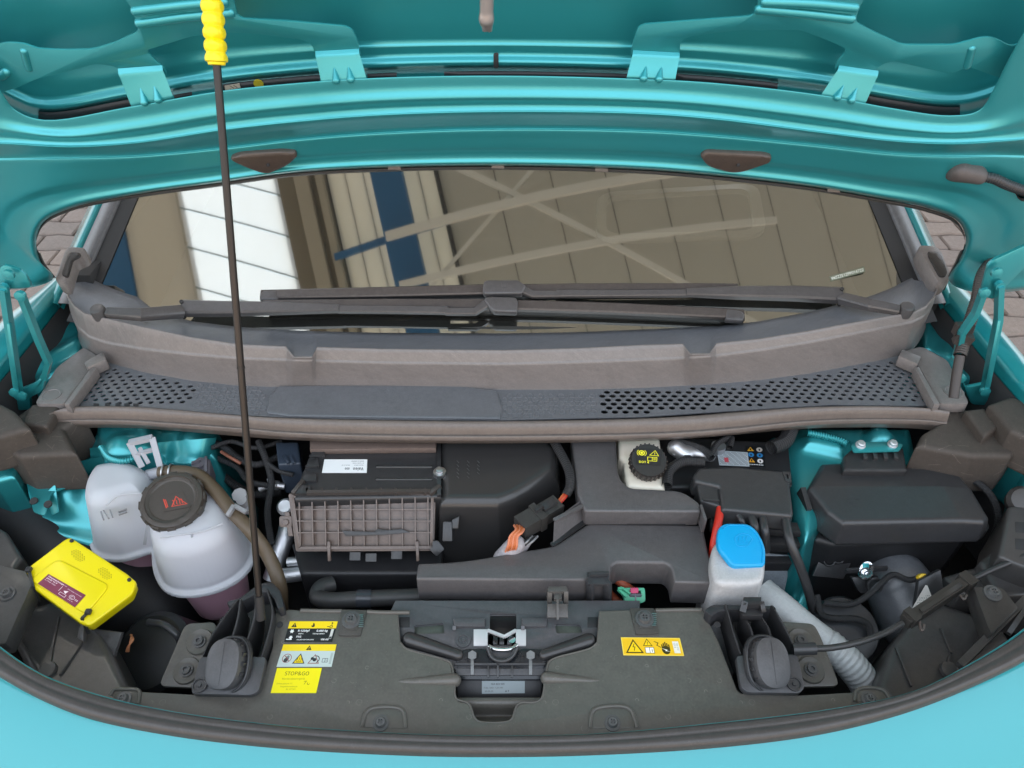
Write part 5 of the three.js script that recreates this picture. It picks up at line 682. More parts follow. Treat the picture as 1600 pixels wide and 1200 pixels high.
// ================================================================ FRONT PANEL COVER, latch, buffers
{
  const pl = tilt(785, 1040, 0.812, 6);
  const t = thing('front_cover', 'wide olive grey plastic cover behind the front edge, carrying warning stickers', 'plastic cover', H(785, 1090, 0.78));
  const arc = lipPx.filter(([x]) => x > 160 && x < 1420).map(([x, y]) => [x, y + 4]).reverse();
  const outl = [[428, 958], [452, 952], [480, 954], [622, 958], [626, 1004], [634, 1013], [692, 1030], [704, 1036], [710, 1066], [712, 1090], [717, 1096], [732, 1099], [737, 1110], [742, 1122], [748, 1127], [794, 1127], [800, 1122], [804, 1110], [811, 1100], [836, 1097], [846, 1092], [852, 1060], [858, 1034], [868, 1028], [924, 1012], [932, 1004], [936, 954], [1096, 950], [1122, 1000], [1152, 1078], [1158, 1083], [1250, 1086], [1372, 1080], [1386, 1086], ...arc, [196, 1086], [210, 1080], [300, 1085], [394, 1087], [404, 1082], [426, 1010]];
  part(t, 'panel', slab(outl.filter((p, i) => i < 33 || true), pl, 0.004, { bevel: 0.0016, bseg: 3 }), M.olive);
  // the notch rim and the swage beside it
  const rim = [[626, 1004], [634, 1013], [692, 1030], [704, 1036], [710, 1066], [713, 1091], [732, 1099], [742, 1122], [748, 1127], [794, 1127], [800, 1122], [810, 1100], [836, 1097], [846, 1091], [852, 1060], [858, 1034], [868, 1028], [924, 1012], [933, 1004]].map(([x, y]) => on(x, y, off(pl, -0.0005)));
  part(t, 'notch_rim', tube(rim, 0.0013, { seg: 140, rad: 8 }), M.olive);
  for (const s of [[[604, 1066], [650, 1065], [710, 1063]], [[855, 1060], [900, 1062], [962, 1066]]]) { const q = s.map(([x, y]) => on(x, y, off(pl, -0.003))), r = s[0][0] < 700 ? [0.002, 0.0055, 0.009] : [0.009, 0.0055, 0.002]; part(t, 'swage', net((() => { const a = capsule(q[0], q[1], r[0], r[1]), b = capsule(q[1], q[2], r[1], r[2]); return (x, y, z) => Math.min(a(x, y, z), b(x, y, z)) + 0.4 * 0; })(), q[0].clone().min(q[2]).addScalar(-0.02), q[0].clone().max(q[2]).addScalar(0.02), 0.0022), M.olive); }
  // recessed pockets with screws
  for (const [px, sc, fl] of [[[[566, 1136], [572, 1114], [582, 1107], [620, 1106], [630, 1112], [634, 1138]], [595, 1133], 0], [[[922, 1138], [926, 1112], [936, 1106], [974, 1104], [986, 1110], [996, 1137]], [957, 1133], 0], [[[172, 1086], [178, 1078], [196, 1077], [214, 1078], [218, 1082], [216, 1100]], [193, 1096], 1], [[[1336, 1096], [1337, 1082], [1344, 1076], [1372, 1076], [1384, 1082], [1390, 1094]], [1358, 1096], 1]]) {
    const p = part(t, 'screw_pocket', [tube(px.map(([x, y]) => on(x, y, off(pl, 0.0008))), 0.0026, { seg: 60, rad: 8 }), slab(px, off(pl, 0.0008), 0.002, { bevel: 0.0004, round: 0.006 })], M.olive);
    part(p, 'screw', screw(on(sc[0], sc[1] - 3, off(pl, 0.001)), pl.n, 0.0068), plastic(0.13, 0.13, 0.13, 0.35));
  }
  for (const [px, sc] of [[[[533, 952], [574, 953], [563, 993], [528, 993]], [549, 969]], [[[984, 950], [1022, 950], [1030, 990], [994, 991]], [1007, 967]]]) {
    const p = part(t, 'fixing_plate', [slab(px, off(pl, 0.003), 0.003, { bevel: 0.0008, round: 0.002 }), slab(px.map(([x, y]) => [lerp(sc[0], x, 0.6), lerp(sc[1] + 2, y, 0.6)]), off(pl, 0.0042), 0.002, { bevel: 0.0006 })], plastic(0.07, 0.067, 0.06, 0.5));
    part(p, 'screw', screw(on(sc[0], sc[1], off(pl, 0.004)), pl.n, 0.0085), plastic(0.1, 0.1, 0.1, 0.4));
    part(p, 'serration', Array.from({ length: 7 }, (_, i) => { const x = sc[0] + 12, y = sc[1] - 8 + i * 3; return beam(on(x, y, off(pl, 0.0045)), on(x + 6, y, off(pl, 0.0045)), 0.0012, 0.001); }), M.steel, null, true);
  }
  for (const [x, y] of [[437, 976], [1121, 976]]) part(t, 'hole', disc(on(x, y, off(pl, 0.0004)), pl.n, 0.0045, 0.001, 16), M.dark);
  part(t, 'front_bead', [tube([[470, 954], [510, 955], [534, 955]].map(([x, y]) => on(x, y, pl)), 0.003), tube([[574, 956], [600, 957], [640, 957]].map(([x, y]) => on(x, y, pl)), 0.003), tube([[1024, 954], [1060, 953], [1096, 953]].map(([x, y]) => on(x, y, pl)), 0.003)], M.olive);
  // stickers
  const F = (x, s, f = 'bold') => { x.font = `${f} ${s}px sans-serif`; };
  const tri = (x, a, b, r, fill, stroke) => { x.beginPath(); x.moveTo(a, b - r); x.lineTo(a + r, b + r * 0.75); x.lineTo(a - r, b + r * 0.75); x.closePath(); if (fill) { x.fillStyle = fill; x.fill(); } if (stroke) { x.strokeStyle = stroke; x.lineWidth = r * 0.16; x.stroke(); } };
  part(t, 'sticker', labelGeo([[453, 971], [528, 971], [519, 1003], [444, 1003]], off(pl, 0.0002)), print(768, 336, (x, w, h) => {
    x.fillStyle = '#17181a'; x.fillRect(0, 0, w, h); x.fillStyle = '#f2d40e'; x.fillRect(0, 0, w, 118); tri(x, 90, 64, 44, '#191919'); x.fillStyle = '#f2d40e'; x.fillRect(86, 44, 8, 28); x.fillRect(86, 78, 8, 8);
    x.fillStyle = '#191919'; x.beginPath(); x.moveTo(390, 22); x.bezierCurveTo(430, 60, 425, 96, 395, 98); x.bezierCurveTo(365, 96, 360, 70, 372, 62); x.bezierCurveTo(374, 76, 384, 76, 386, 62); x.bezierCurveTo(384, 46, 384, 36, 390, 22); x.fill(); x.beginPath(); x.arc(690, 30, 13, 0, 7); x.fill(); x.lineWidth = 10; x.strokeStyle = '#191919'; x.beginPath(); x.moveTo(620, 86); x.lineTo(655, 90); x.lineTo(690, 56); x.lineTo(706, 96); x.lineTo(660, 102); x.stroke();
    x.fillStyle = '#f4f4f2'; for (const [a, b, r] of [[80, 165, 34], [86, 265, 30]]) { x.strokeStyle = '#f4f4f2'; x.lineWidth = 9; for (let k = 0; k < 3; k++) { const q = k * Math.PI / 3; x.beginPath(); x.moveTo(a - r * Math.cos(q), b - r * Math.sin(q)); x.lineTo(a + r * Math.cos(q), b + r * Math.sin(q)); x.stroke(); } x.beginPath(); x.arc(a, b, r * 0.6, 0, 7); x.stroke(); }
    x.fillRect(20, 288, 90, 16); F(x, 46); x.fillText('R-1234yf', 170, 172); x.fillText('0.460 kg', 470, 172); F(x, 26); x.fillText('GWP 4', 190, 214); x.fillText('CO2 eq 0.0018 t', 420, 214); F(x, 42); x.fillText('PAG', 170, 268); F(x, 24); x.fillText('SAE J639 ISO13585 J2845', 190, 310); F(x, 40); x.fillText('VW AG', 575, 312); x.fillStyle = '#c9c9c4'; x.fillRect(700, 126, 42, 120); x.strokeStyle = '#c9c9c4'; x.lineWidth = 5; x.strokeRect(700, 250, 34, 34); }), 'black and yellow refrigerant sticker reading R-1234yf');
  part(t, 'sticker', labelGeo([[443, 1007], [526, 1007], [518, 1042], [432, 1042]], off(pl, 0.0002)), print(768, 336, (x, w, h) => {
    x.fillStyle = '#bccac4'; x.fillRect(0, 0, w, h); x.fillStyle = '#f0d21c'; x.fillRect(0, 0, w, 100); tri(x, 385, 56, 40, '#1c1c1c'); x.fillStyle = '#f0d21c'; x.fillRect(381, 38, 8, 26); x.fillRect(381, 70, 8, 8);
    x.lineWidth = 9; x.strokeStyle = '#8c4a48'; x.beginPath(); x.arc(110, 210, 62, 0, 7); x.stroke(); x.fillStyle = '#33383a'; x.beginPath(); x.ellipse(102, 236, 30, 34, 0.5, 0, 7); x.fill(); for (let k = 0; k < 4; k++) x.fillRect(92 + k * 13, 166 + Math.abs(k - 2) * 8, 9, 50); x.beginPath(); x.moveTo(66, 166); x.lineTo(154, 254); x.stroke();
    tri(x, 290, 225, 78, '#f0d21c', '#222'); x.strokeStyle = '#222'; x.lineWidth = 7; for (const k of [262, 290, 318]) { x.beginPath(); x.moveTo(k, 250); x.bezierCurveTo(k - 12, 230, k + 12, 215, k, 195); x.stroke(); } x.fillStyle = '#222'; x.fillRect(250, 258, 80, 7);
    tri(x, 500, 230, 72, null, '#8c5a58'); x.fillStyle = '#23282a'; x.beginPath(); x.arc(470, 214, 22, 0, 7); x.arc(506, 232, 26, 0, 7); x.fill(); x.lineWidth = 12; x.strokeStyle = '#23282a'; x.beginPath(); x.arc(520, 225, 50, -1.8, 1.2); x.stroke(); F(x, 46); x.fillText('S', 488, 250);
    x.lineWidth = 6; x.strokeRect(618, 214, 74, 54); x.beginPath(); x.moveTo(655, 214); x.lineTo(655, 268); x.stroke(); F(x, 34); x.fillText('i', 668, 256); x.fillStyle = '#8a9692'; for (let k = 0; k < 10; k++) x.fillRect(718, 130 + k * 17, 30, 9); }), 'grey warning sticker with a yellow band and hand symbol');
  part(t, 'sticker', labelGeo([[433, 1044], [503, 1044], [494, 1083], [423, 1083]], off(pl, 0.0002)), print(640, 380, (x, w, h) => {
    x.fillStyle = '#f2e300'; x.fillRect(0, 0, w, h); x.fillStyle = '#4a4612'; F(x, 78, ''); x.fillText('STOP&GO', 130, 112, 420); x.fillStyle = '#9a9110'; F(x, 36, ''); x.fillText('Marderabwehrgerät', 110, 178, 430); F(x, 30, ''); x.fillText('Einbaudatum 17.', 50, 250); x.fillText('Inspektionsdatum', 110, 294); x.fillText('Nr. 07 501', 200, 334); x.strokeStyle = '#5a5410'; x.lineWidth = 6; x.beginPath(); x.moveTo(430, 205); x.lineTo(465, 200); x.lineTo(440, 250); x.moveTo(490, 222); x.bezierCurveTo(470, 260, 520, 262, 512, 236); x.stroke(); }), 'plain yellow sticker reading STOP&GO');
  part(t, 'sticker', labelGeo([[970, 996], [1062, 997], [1069, 1025], [974, 1024]], off(pl, 0.0002)), print(768, 256, (x, w, h) => {
    x.fillStyle = '#eebf1c'; x.fillRect(0, 0, w, h); x.strokeStyle = '#f8e060'; x.lineWidth = 8; x.strokeRect(6, 6, w - 12, h - 12); tri(x, 152, 140, 100, '#f6cf10', '#3c3608'); x.strokeStyle = '#3c3608'; x.lineWidth = 9; x.beginPath(); x.moveTo(158, 92); x.lineTo(140, 136); x.lineTo(164, 136); x.lineTo(146, 190); x.stroke();
    tri(x, 332, 76, 54, '#f6cf10', '#3c3608'); x.fillStyle = '#3c3608'; x.fillRect(328, 58, 8, 30); x.fillRect(328, 94, 8, 8); x.fillStyle = '#f5f3e6'; x.fillRect(292, 140, 110, 82); x.lineWidth = 6; x.strokeRect(292, 140, 110, 82); x.fillStyle = '#3c3608'; x.font = 'bold 56px sans-serif'; x.fillText('i', 368, 204); x.beginPath(); x.moveTo(347, 140); x.lineTo(347, 222); x.stroke();
    x.lineWidth = 10; x.beginPath(); x.moveTo(420, 54); x.lineTo(470, 76); x.lineTo(450, 110); x.lineTo(500, 140); x.stroke(); for (let k = 0; k < 5; k++) x.fillRect(506 + k * 22, 60 + Math.abs(k - 2) * 18, 16, 90); x.beginPath(); x.ellipse(556, 176, 52, 60, 0, 0, 7); x.fill(); x.fillStyle = '#f5f3e6'; x.beginPath(); x.moveTo(500, 150); x.lineTo(580, 175); x.lineTo(560, 185); x.lineTo(620, 200); x.lineTo(540, 190); x.lineTo(552, 178); x.fill(); x.fillStyle = '#e6e3d2'; x.fillRect(655, 50, 80, 170); x.fillStyle = '#6a7a8a'; x.save(); x.translate(714, 60); x.rotate(Math.PI / 2); x.font = '30px sans-serif'; x.fillText('1EA 010', 10, 14); x.fillText('529 B', 10, 46); x.restore(); }), 'yellow sticker with lightning triangle and hand');
}
{
  // latch carrier and latch in the notch
  const pl = tilt(785, 1000, 0.806, 8), m = plastic(0.085, 0.086, 0.092, 0.4), q = (x, y, c = 0) => on(x, y, off(pl, c));
  const t = thing('bonnet_latch', 'bonnet latch with its bright catch and dark carrier in the middle of the front', 'latch', H(785, 1040, 0.77));
  part(t, 'carrier', slab([[618, 938], [1000, 938], [1000, 975], [936, 1012], [862, 1034], [850, 1055], [715, 1055], [704, 1034], [630, 1012], [600, 975]], pl, 0.006, { bevel: 0.0012, holes: [[[646, 976], [694, 972], [696, 991], [646, 992]], [[866, 973], [908, 975], [912, 990], [868, 991]], [[764, 958], [808, 958], [808, 990], [822, 984], [822, 1010], [740, 1010], [740, 984], [764, 990]]], holeRound: 0.004 }), m);
  for (const [x0, x1] of [[647, 695], [867, 912]]) part(t, 'headed_window', slab([[x0, 974], [x1, 974], [x1 + 1, 992], [x0, 992]], off(pl, -0.008), 0.003, { bevel: 0.0005 }), plastic(0.1, 0.12, 0.1, 0.4));
  for (const [a, b] of [[708, 758], [815, 855]]) part(t, 'raised_lip', [slab([[a, 965], [b, 965], [b, 979], [a, 979]], off(pl, 0.004), 0.006, { bevel: 0.002, round: 0.003 }), beam(q(a + 2, 978, 0.004), q(a + 2, 984, 0.002), 0.005, 0.006)], m);
  for (const [x0, x1] of [[624, 640], [918, 934]]) part(t, 'side_notch', slab([[x0, 964], [x1, 964], [x1, 980], [x0, 980]], off(pl, 0.0006), 0.002, { bevel: 0.0004 }), M.matt);
  part(t, 'boss', lathe(q(724, 1002, -0.002), pl.n, [[0.011, 0], [0.01, 0.004], [0.007, 0.005], [0.006, 0.003], [0.003, 0.003], [0.002, 0.005], [0, 0.005]]), m);
  // bright steel catch
  part(t, 'catch_plate', [slab([[740, 983], [762, 983], [762, 1009], [740, 1009]], off(pl, 0.002), 0.0025, { bevel: 0.0006 }), slab([[806, 983], [822, 983], [822, 1009], [806, 1009]], off(pl, 0.002), 0.0025, { bevel: 0.0006 }), beam(q(762, 985, 0.002), q(788, 995, 0.002), 0.004, 0.003), beam(q(788, 995, 0.002), q(806, 985, 0.002), 0.004, 0.003)], M.zinc);
  part(t, 'striker_wall', [slab([[765, 958], [808, 958], [808, 992], [787, 998], [765, 992]], off(pl, -0.03), 0.004), ...[774, 784, 796].map((x) => beam(q(x, 992, -0.012), q(x, 1008, -0.012), 0.006, 0.006))], M.gloss);
  part(t, 'claw', [tube([q(764, 1010, 0.002), q(772, 1014, 0.004), q(798, 1014, 0.004), q(808, 1008, 0.002)], 0.003), disc(q(800, 1000, -0.008), pl.n, 0.005, 0.004)], M.chrome);
  part(t, 'latch_body', [slab([[714, 1022], [726, 1014], [756, 1013], [768, 1018], [772, 1030], [786, 1036], [800, 1030], [806, 1018], [816, 1013], [848, 1014], [856, 1026], [848, 1062], [711, 1062]], tilt(785, 1040, 0.802, 22), 0.02, { bevel: 0.002, round: 0.003 })], plastic(0.016, 0.018, 0.022, 0.35));
  const ll = tilt(785, 1040, 0.802, 22);
  part(t, 'latch_rib', [[710, 1038, 852, 1038], [763, 1040, 763, 1058], [800, 1040, 800, 1058], [778, 1032, 778, 1058]].map(([a, b, c, d]) => beam(on(a, b, off(ll, 0.001)), on(c, d, off(ll, 0.001)), 0.0025, 0.005, { up: ll.n })), M.black);
  part(t, 'hook_lip', [tube([[762, 1012], [768, 1026], [778, 1032], [790, 1032], [800, 1026], [808, 1012]].map(([x, y]) => on(x, y, off(ll, 0.004))), 0.003)], plastic(0.04, 0.04, 0.042, 0.4));
  for (const x of [738, 829]) part(t, 'bolt', [disc(on(x, 1024, off(ll, 0.004)), ll.n, 0.0062, 0.005, 6), disc(on(x, 1024, off(ll, 0.006)), ll.n, 0.003, 0.004, 12), beam(on(x, 1032, off(ll, 0.002)), on(x, 1054, off(ll, 0.002)), 0.0042, 0.004, { up: ll.n })], plastic(0.2, 0.21, 0.21, 0.4));
  part(t, 'front_wall', slab([[711, 1060], [848, 1060], [845, 1092], [716, 1092]], tilt(780, 1075, 0.782, 35), 0.004), M.matt);
  part(t, 'label', labelGeo([[753, 1064], [820, 1064], [820, 1083], [753, 1084]], off(tilt(780, 1075, 0.782, 35), 0.0003)), print(384, 110, (x, w, h) => { x.fillStyle = '#7c878a'; x.fillRect(0, 0, w, h); x.fillStyle = '#20262a'; x.font = 'bold 22px sans-serif'; x.fillText('1EA 823 509', 80, 34); x.font = '20px sans-serif'; x.fillText('F.No. 0451 128 390', 16, 66); x.fillText('20.05.23', 24, 96); x.font = 'bold 24px sans-serif'; x.fillText('A 7', 208, 98); }));
  part(t, 'trough', loft([[1090, 0.788], [1098, 0.79], [1108, 0.78], [1116, 0.765], [1122, 0.77], [1127, 0.785]].map(([y, h]) => [712, 735, 770, 805, 850].map((x) => H(x, y, h)))), M.olive);
  part(t, 'arm', [net((() => { const a = capsule(q(640, 1000, 0), q(716, 1024, 0.002), 0.011, 0.008); return a; })(), q(620, 1040, -0.02).add(V(0, -0.02, 0.02)), q(740, 980, 0.02).add(V(0, 0.03, -0.02)), 0.0025), net(capsule(q(920, 1002, 0), q(850, 1024, 0.002), 0.011, 0.008), q(830, 1040, -0.02).add(V(0, -0.02, 0.02)), q(940, 980, 0.02).add(V(0, 0.03, -0.02)), 0.0025)], M.gloss);
}
// rubber bump stops and their ribbed towers
for (const [L, lab] of [
  [{ base: [[330, 1002], [344, 966], [380, 940], [420, 936], [440, 960], [436, 985], [404, 1082], [394, 1086], [300, 1084], [302, 1066], [324, 1018]], plate: [[312, 1026], [416, 1026], [404, 1080], [392, 1086], [298, 1084]], walls: [[[318, 1024], [332, 992], [352, 962], [372, 936]], [[352, 1020], [364, 992], [372, 964], [376, 936]], [[378, 1020], [390, 990], [398, 962], [400, 936]], [[408, 1026], [420, 990], [426, 956], [418, 922]]], shell: [[352, 940], [374, 934], [404, 912], [424, 908], [438, 922], [444, 948], [434, 952], [428, 934], [414, 924], [396, 930], [362, 950]], pad: [352, 1030], sc: [312, 1071], m: -1 }, 'left bump stop: oval rubber pad on a black ribbed tower beside the prop rod foot'],
  [{ base: [[1142, 990], [1124, 950], [1140, 940], [1196, 942], [1216, 962], [1236, 990], [1254, 1078], [1246, 1084], [1164, 1082], [1154, 1070]], plate: [[1150, 1024], [1246, 1022], [1258, 1074], [1250, 1083], [1168, 1082], [1158, 1074]], walls: [[[1158, 1022], [1148, 994], [1140, 964], [1134, 944]], [[1178, 1000], [1172, 980], [1164, 964], [1160, 950]], [[1206, 1000], [1200, 980], [1190, 964], [1182, 950]], [[1244, 1024], [1232, 992], [1218, 966], [1206, 946]]], shell: [[1100, 952], [1114, 944], [1136, 944], [1210, 946], [1214, 952], [1140, 953], [1122, 956], [1112, 964]], pad: [1204, 1028], sc: [1241, 1069], m: 1 }, 'right bump stop: oval rubber pad on a black ribbed tower beside the white hose']]) {
  const h = 0.822, t = thing('bump_stop', lab, 'bump stop', H(L.pad[0], L.pad[1], 0.77));
  part(t, 'base_plate', slab(L.plate, tilt(L.pad[0], 1050, h, 10), 0.012, { bevel: 0.0012, round: 0.006 }), plastic(0.078, 0.077, 0.081, 0.45));
  part(t, 'floor', slab(L.base, up(0.775), 0.004), M.matt);
  const sh = L.shell.slice(0, 7).map(([x, y]) => H(x, y, 0.835));
  for (const w of L.walls) { const a = w.map(([x, y], i) => H(x, y, 0.826 + 0.006 * i)), s = spl(a, 16); part(t, 'rib', loft([s.map((p) => V(p.x, p.y - 0.05, p.z)), s.map((p) => V(p.x - 0.0014, p.y, p.z)), s.map((p) => V(p.x + 0.0014, p.y, p.z)), s.map((p) => V(p.x + 0.002, p.y - 0.05, p.z))]), plastic(0.04, 0.04, 0.042, 0.45)); }
  part(t, 'tower_rim', [slab(L.shell, up(0.838), 0.03, { bevel: 0.002, round: 0.006 })], plastic(0.035, 0.036, 0.04, 0.5));
  const n = V(L.m * 0.24, 0.9, 0.42).normalize(), c = H(L.pad[0] + L.m * -6, L.pad[1] + 9, h + 0.006), f = frameOf({ o: c, n });
  const oval = (r1, r2) => Array.from({ length: 36 }, (_, i) => { const a = i / 36 * 6.283, e = (v) => Math.sign(v) * Math.pow(Math.abs(v), 0.8); return [r1 * e(Math.cos(a)), r2 * e(Math.sin(a))]; });
  part(t, 'pad_collar', [slab(oval(0.0295, 0.037), { o: c.clone().addScaledVector(n, -0.001), n }, 0.006, { local: true, bevel: 0.001 }), tube(oval(0.027, 0.0345).map(([x, y]) => c.clone().addScaledVector(f.u, x).addScaledVector(f.v, y)), 0.002, { closed: true, seg: 72, rad: 6 })], M.black);
  part(t, 'rubber_pad', slab(oval(0.0235, 0.031), { o: c.clone().addScaledVector(n, 0.017), n }, 0.019, { local: true, bevel: 0.0015 }), plastic(0.078, 0.077, 0.08, 0.5));
  for (let i = 0; i < 5; i++) { const a = (L.m > 0 ? 2.2 : -0.4) + i * 0.4; part(t, 'pad_tooth', beam(c.clone().addScaledVector(f.u, 0.024 * Math.cos(a)).addScaledVector(f.v, 0.031 * Math.sin(a)), c.clone().addScaledVector(f.u, 0.024 * Math.cos(a)).addScaledVector(f.v, 0.031 * Math.sin(a)).addScaledVector(n, 0.009), 0.005, 0.005), M.black); }
  part(t, 'pin_hole', lathe(H(L.sc[0], L.sc[1], h - 0.002), V(0, 0.98, 0.17), [[0.0095, 0], [0.0095, 0.002], [0.0075, 0.0025], [0.007, 0.0005], [0.003, 0.0005], [0.0025, 0.003], [0, 0.003]], 20), plastic(0.06, 0.06, 0.062, 0.45));
  part(t, 'pad_seam', [beam(c.clone().addScaledVector(n, 0.0172).addScaledVector(f.v, -0.026), c.clone().addScaledVector(n, 0.0172).addScaledVector(f.v, 0.026), 0.0008, 0.0006)], M.black);
}
// clip on top of the right tower
single('tower_clip', [slab([[1162, 932], [1190, 932], [1190, 944], [1162, 944]], up(0.862), 0.014, { bevel: 0.002 }), slab([[1156, 950], [1194, 950], [1192, 962], [1160, 962]], up(0.85), 0.012, { bevel: 0.002 }), beam(H(1164, 940, 0.858), H(1160, 956, 0.85), 0.008, 0.012), beam(H(1188, 940, 0.858), H(1191, 956, 0.85), 0.006, 0.012)], plastic(0.03, 0.03, 0.032, 0.45), 'black plastic clip on top of the right bump stop tower', 'clip');
// mounting plates with two bolts each
for (const [pts, bolts, lab] of [[[[247, 1072], [274, 1010], [289, 974], [338, 971], [334, 1076]], [[312, 1003], [292, 1048]], 'left black mounting plate with two bolts, beside the left bump stop'], [[[1214, 970], [1272, 974], [1282, 992], [1313, 1072], [1226, 1074]], [[1251, 1002], [1267, 1047]], 'right black mounting plate with two bolts, beside the right bump stop']]) {
  const h = 0.79, t = thing('mounting_plate', lab, 'mounting plate', H(bolts[0][0], bolts[0][1], 0.76));
  part(t, 'plate', slab(pts, tilt(bolts[0][0], bolts[0][1], h, 12), 0.008, { bevel: 0.002, round: 0.01 }), M.olive);
  for (const [x, y] of bolts) { const pl = tilt(bolts[0][0], bolts[0][1], h + 0.001, 12), c = on(x, y, pl); part(t, 'dished_boss', lathe(c, pl.n, [[0.0185, -0.0005], [0.0172, 0.0022], [0.016, 0.0022], [0.0125, 0.0004], [0.01, 0.0004], [0, 0.0008]]), M.olive); part(t, 'bolt', lathe(c.clone().addScaledVector(pl.n, 0.001), pl.n, [[0.009, 0], [0.009, 0.002], [0.0065, 0.0025], [0.006, 0.006], [0.0045, 0.0068], [0.003, 0.0068], [0.0025, 0.004], [0, 0.004]], 18), plastic(0.1, 0.1, 0.1, 0.4)); }
}
// lamp housings at either side
{
  const h = 0.8, m = plastic(0.078, 0.074, 0.073, 0.42);
  const a = thing('headlamp_housing', 'left black headlamp housing under the yellow box, with moulded ribs', 'headlamp housing', H(110, 1040, 0.75));
  part(a, 'shell', [molded([[20, 1000], [40, 950], [80, 938], [130, 968], [160, 990], [202, 1078], [170, 1110], [60, 1080]], h - 0.02, 0.62, h - 0.02, { r: 0.01, draft: 0.1 })], m);
  part(a, 'side_fin', [slab([[128, 980], [190, 988], [176, 1030], [150, 1000]], tilt(160, 1000, 0.775, 30, -20), 0.005, { bevel: 0.001 }), slab([[124, 976], [132, 972], [130, 1002], [120, 996]], tilt(126, 985, 0.8, 20), 0.01)], m);
  for (const [p, q] of [[[30, 1000], [66, 1050]], [[92, 964], [82, 1012]], [[82, 1012], [76, 1050]], [[128, 1004], [94, 1054]]]) part(a, 'rib', beam(H(p[0], p[1], h - 0.018), H(q[0], q[1], h - 0.018), 0.003, 0.004), m);
  part(a, 'knob', lathe(H(76, 1048, h - 0.02), V(0, 1, 0.2), [[0.012, 0], [0.011, 0.006], [0.006, 0.008], [0, 0.008]]), m);
  part(a, 'corner_bracket', slab([[-30, 876], [40, 892], [50, 912], [44, 926], [8, 1006], [-30, 1010]], tilt(20, 940, 0.845, 8), 0.03, { bevel: 0.002, round: 0.003 }), plastic(0.055, 0.055, 0.055, 0.5));
  part(a, 'screw', screw(on(12, 928, tilt(20, 940, 0.846, 8)), tilt(20, 940, 0.84, 8).n, 0.007), plastic(0.09, 0.09, 0.09, 0.4));
  part(a, 'upper_block', molded([[-40, 800], [10, 830], [34, 870], [20, 890], [-40, 884]], 0.82, 0.7, 0.82, { r: 0.006 }), m);
  part(a, 'lamp_cap', lathe(H(238, 1020, 0.72), V(-0.2, 1, 0.4), [[0.06, -0.12], [0.06, 0], [0.052, 0.008], [0, 0.01]], 40), plastic(0.016, 0.017, 0.018, 0.5));
  const b = thing('headlamp_housing', 'right black headlamp housing with a screwed bracket, under the bonnet release cable', 'headlamp housing', H(1480, 1010, 0.75));
  part(b, 'shell', [molded([[1372, 1070], [1390, 1010], [1420, 970], [1470, 940], [1560, 970], [1580, 1000], [1500, 1060], [1400, 1100]], h - 0.025, 0.62, h - 0.025, { r: 0.01, draft: 0.1 })], m);
  for (const [p, q] of [[[1400, 1012], [1424, 1072]], [[1470, 982], [1486, 1020]], [[1484, 1022], [1478, 1050]], [[1540, 980], [1500, 1046]]]) part(b, 'rib', beam(H(p[0], p[1], h - 0.022), H(q[0], q[1], h - 0.022), 0.003, 0.004), m);
  part(b, 'knob', lathe(H(1482, 1048, h - 0.02), V(0, 1, 0.2), [[0.012, 0], [0.011, 0.006], [0.006, 0.008], [0, 0.008]]), m);
  part(b, 'corner_bracket', slab([[1521, 916], [1566, 917], [1592, 950], [1550, 992], [1544, 980]], tilt(1550, 950, 0.84, 10), 0.03, { bevel: 0.002, round: 0.003 }), plastic(0.055, 0.05, 0.046, 0.5));
  part(b, 'screw', screw(on(1551, 927, tilt(1550, 950, 0.841, 10)), V(0, 1, 0.1), 0.008), plastic(0.12, 0.12, 0.12, 0.4));
  part(b, 'upper_block', [molded([[1560, 868], [1576, 790], [1640, 790], [1640, 900], [1586, 880]], 0.86, 0.74, 0.86, { r: 0.005 }), molded([[1530, 876], [1562, 850], [1640, 870], [1640, 930], [1560, 930]], 0.82, 0.72, 0.82, { r: 0.006 }), molded([[1474, 900], [1520, 886], [1600, 880], [1600, 920], [1500, 930]], 0.8, 0.7, 0.8, { r: 0.005 })], m);
  for (const [x, y] of [[1592, 824], [1592, 850]]) part(b, 'pocket', slab([[x - 6, y - 9], [x + 12, y - 8], [x + 12, y + 9], [x - 5, y + 8]], up(0.8605), 0.001), M.dark);
  part(b, 'lamp_cap', lathe(H(1320, 985, 0.74), V(0, 1, 0.4), [[0.05, -0.03], [0.05, 0], [0.046, 0.006], [0, 0.008]], 36), plastic(0.035, 0.038, 0.042, 0.4));
  part(b, 'side_strut', [beam(H(1640, 900, 0.85), H(1500, 1040, 0.8), 0.01, 0.012), beam(H(1610, 940, 0.84), H(1576, 990, 0.82), 0.006, 0.01)], m);
}
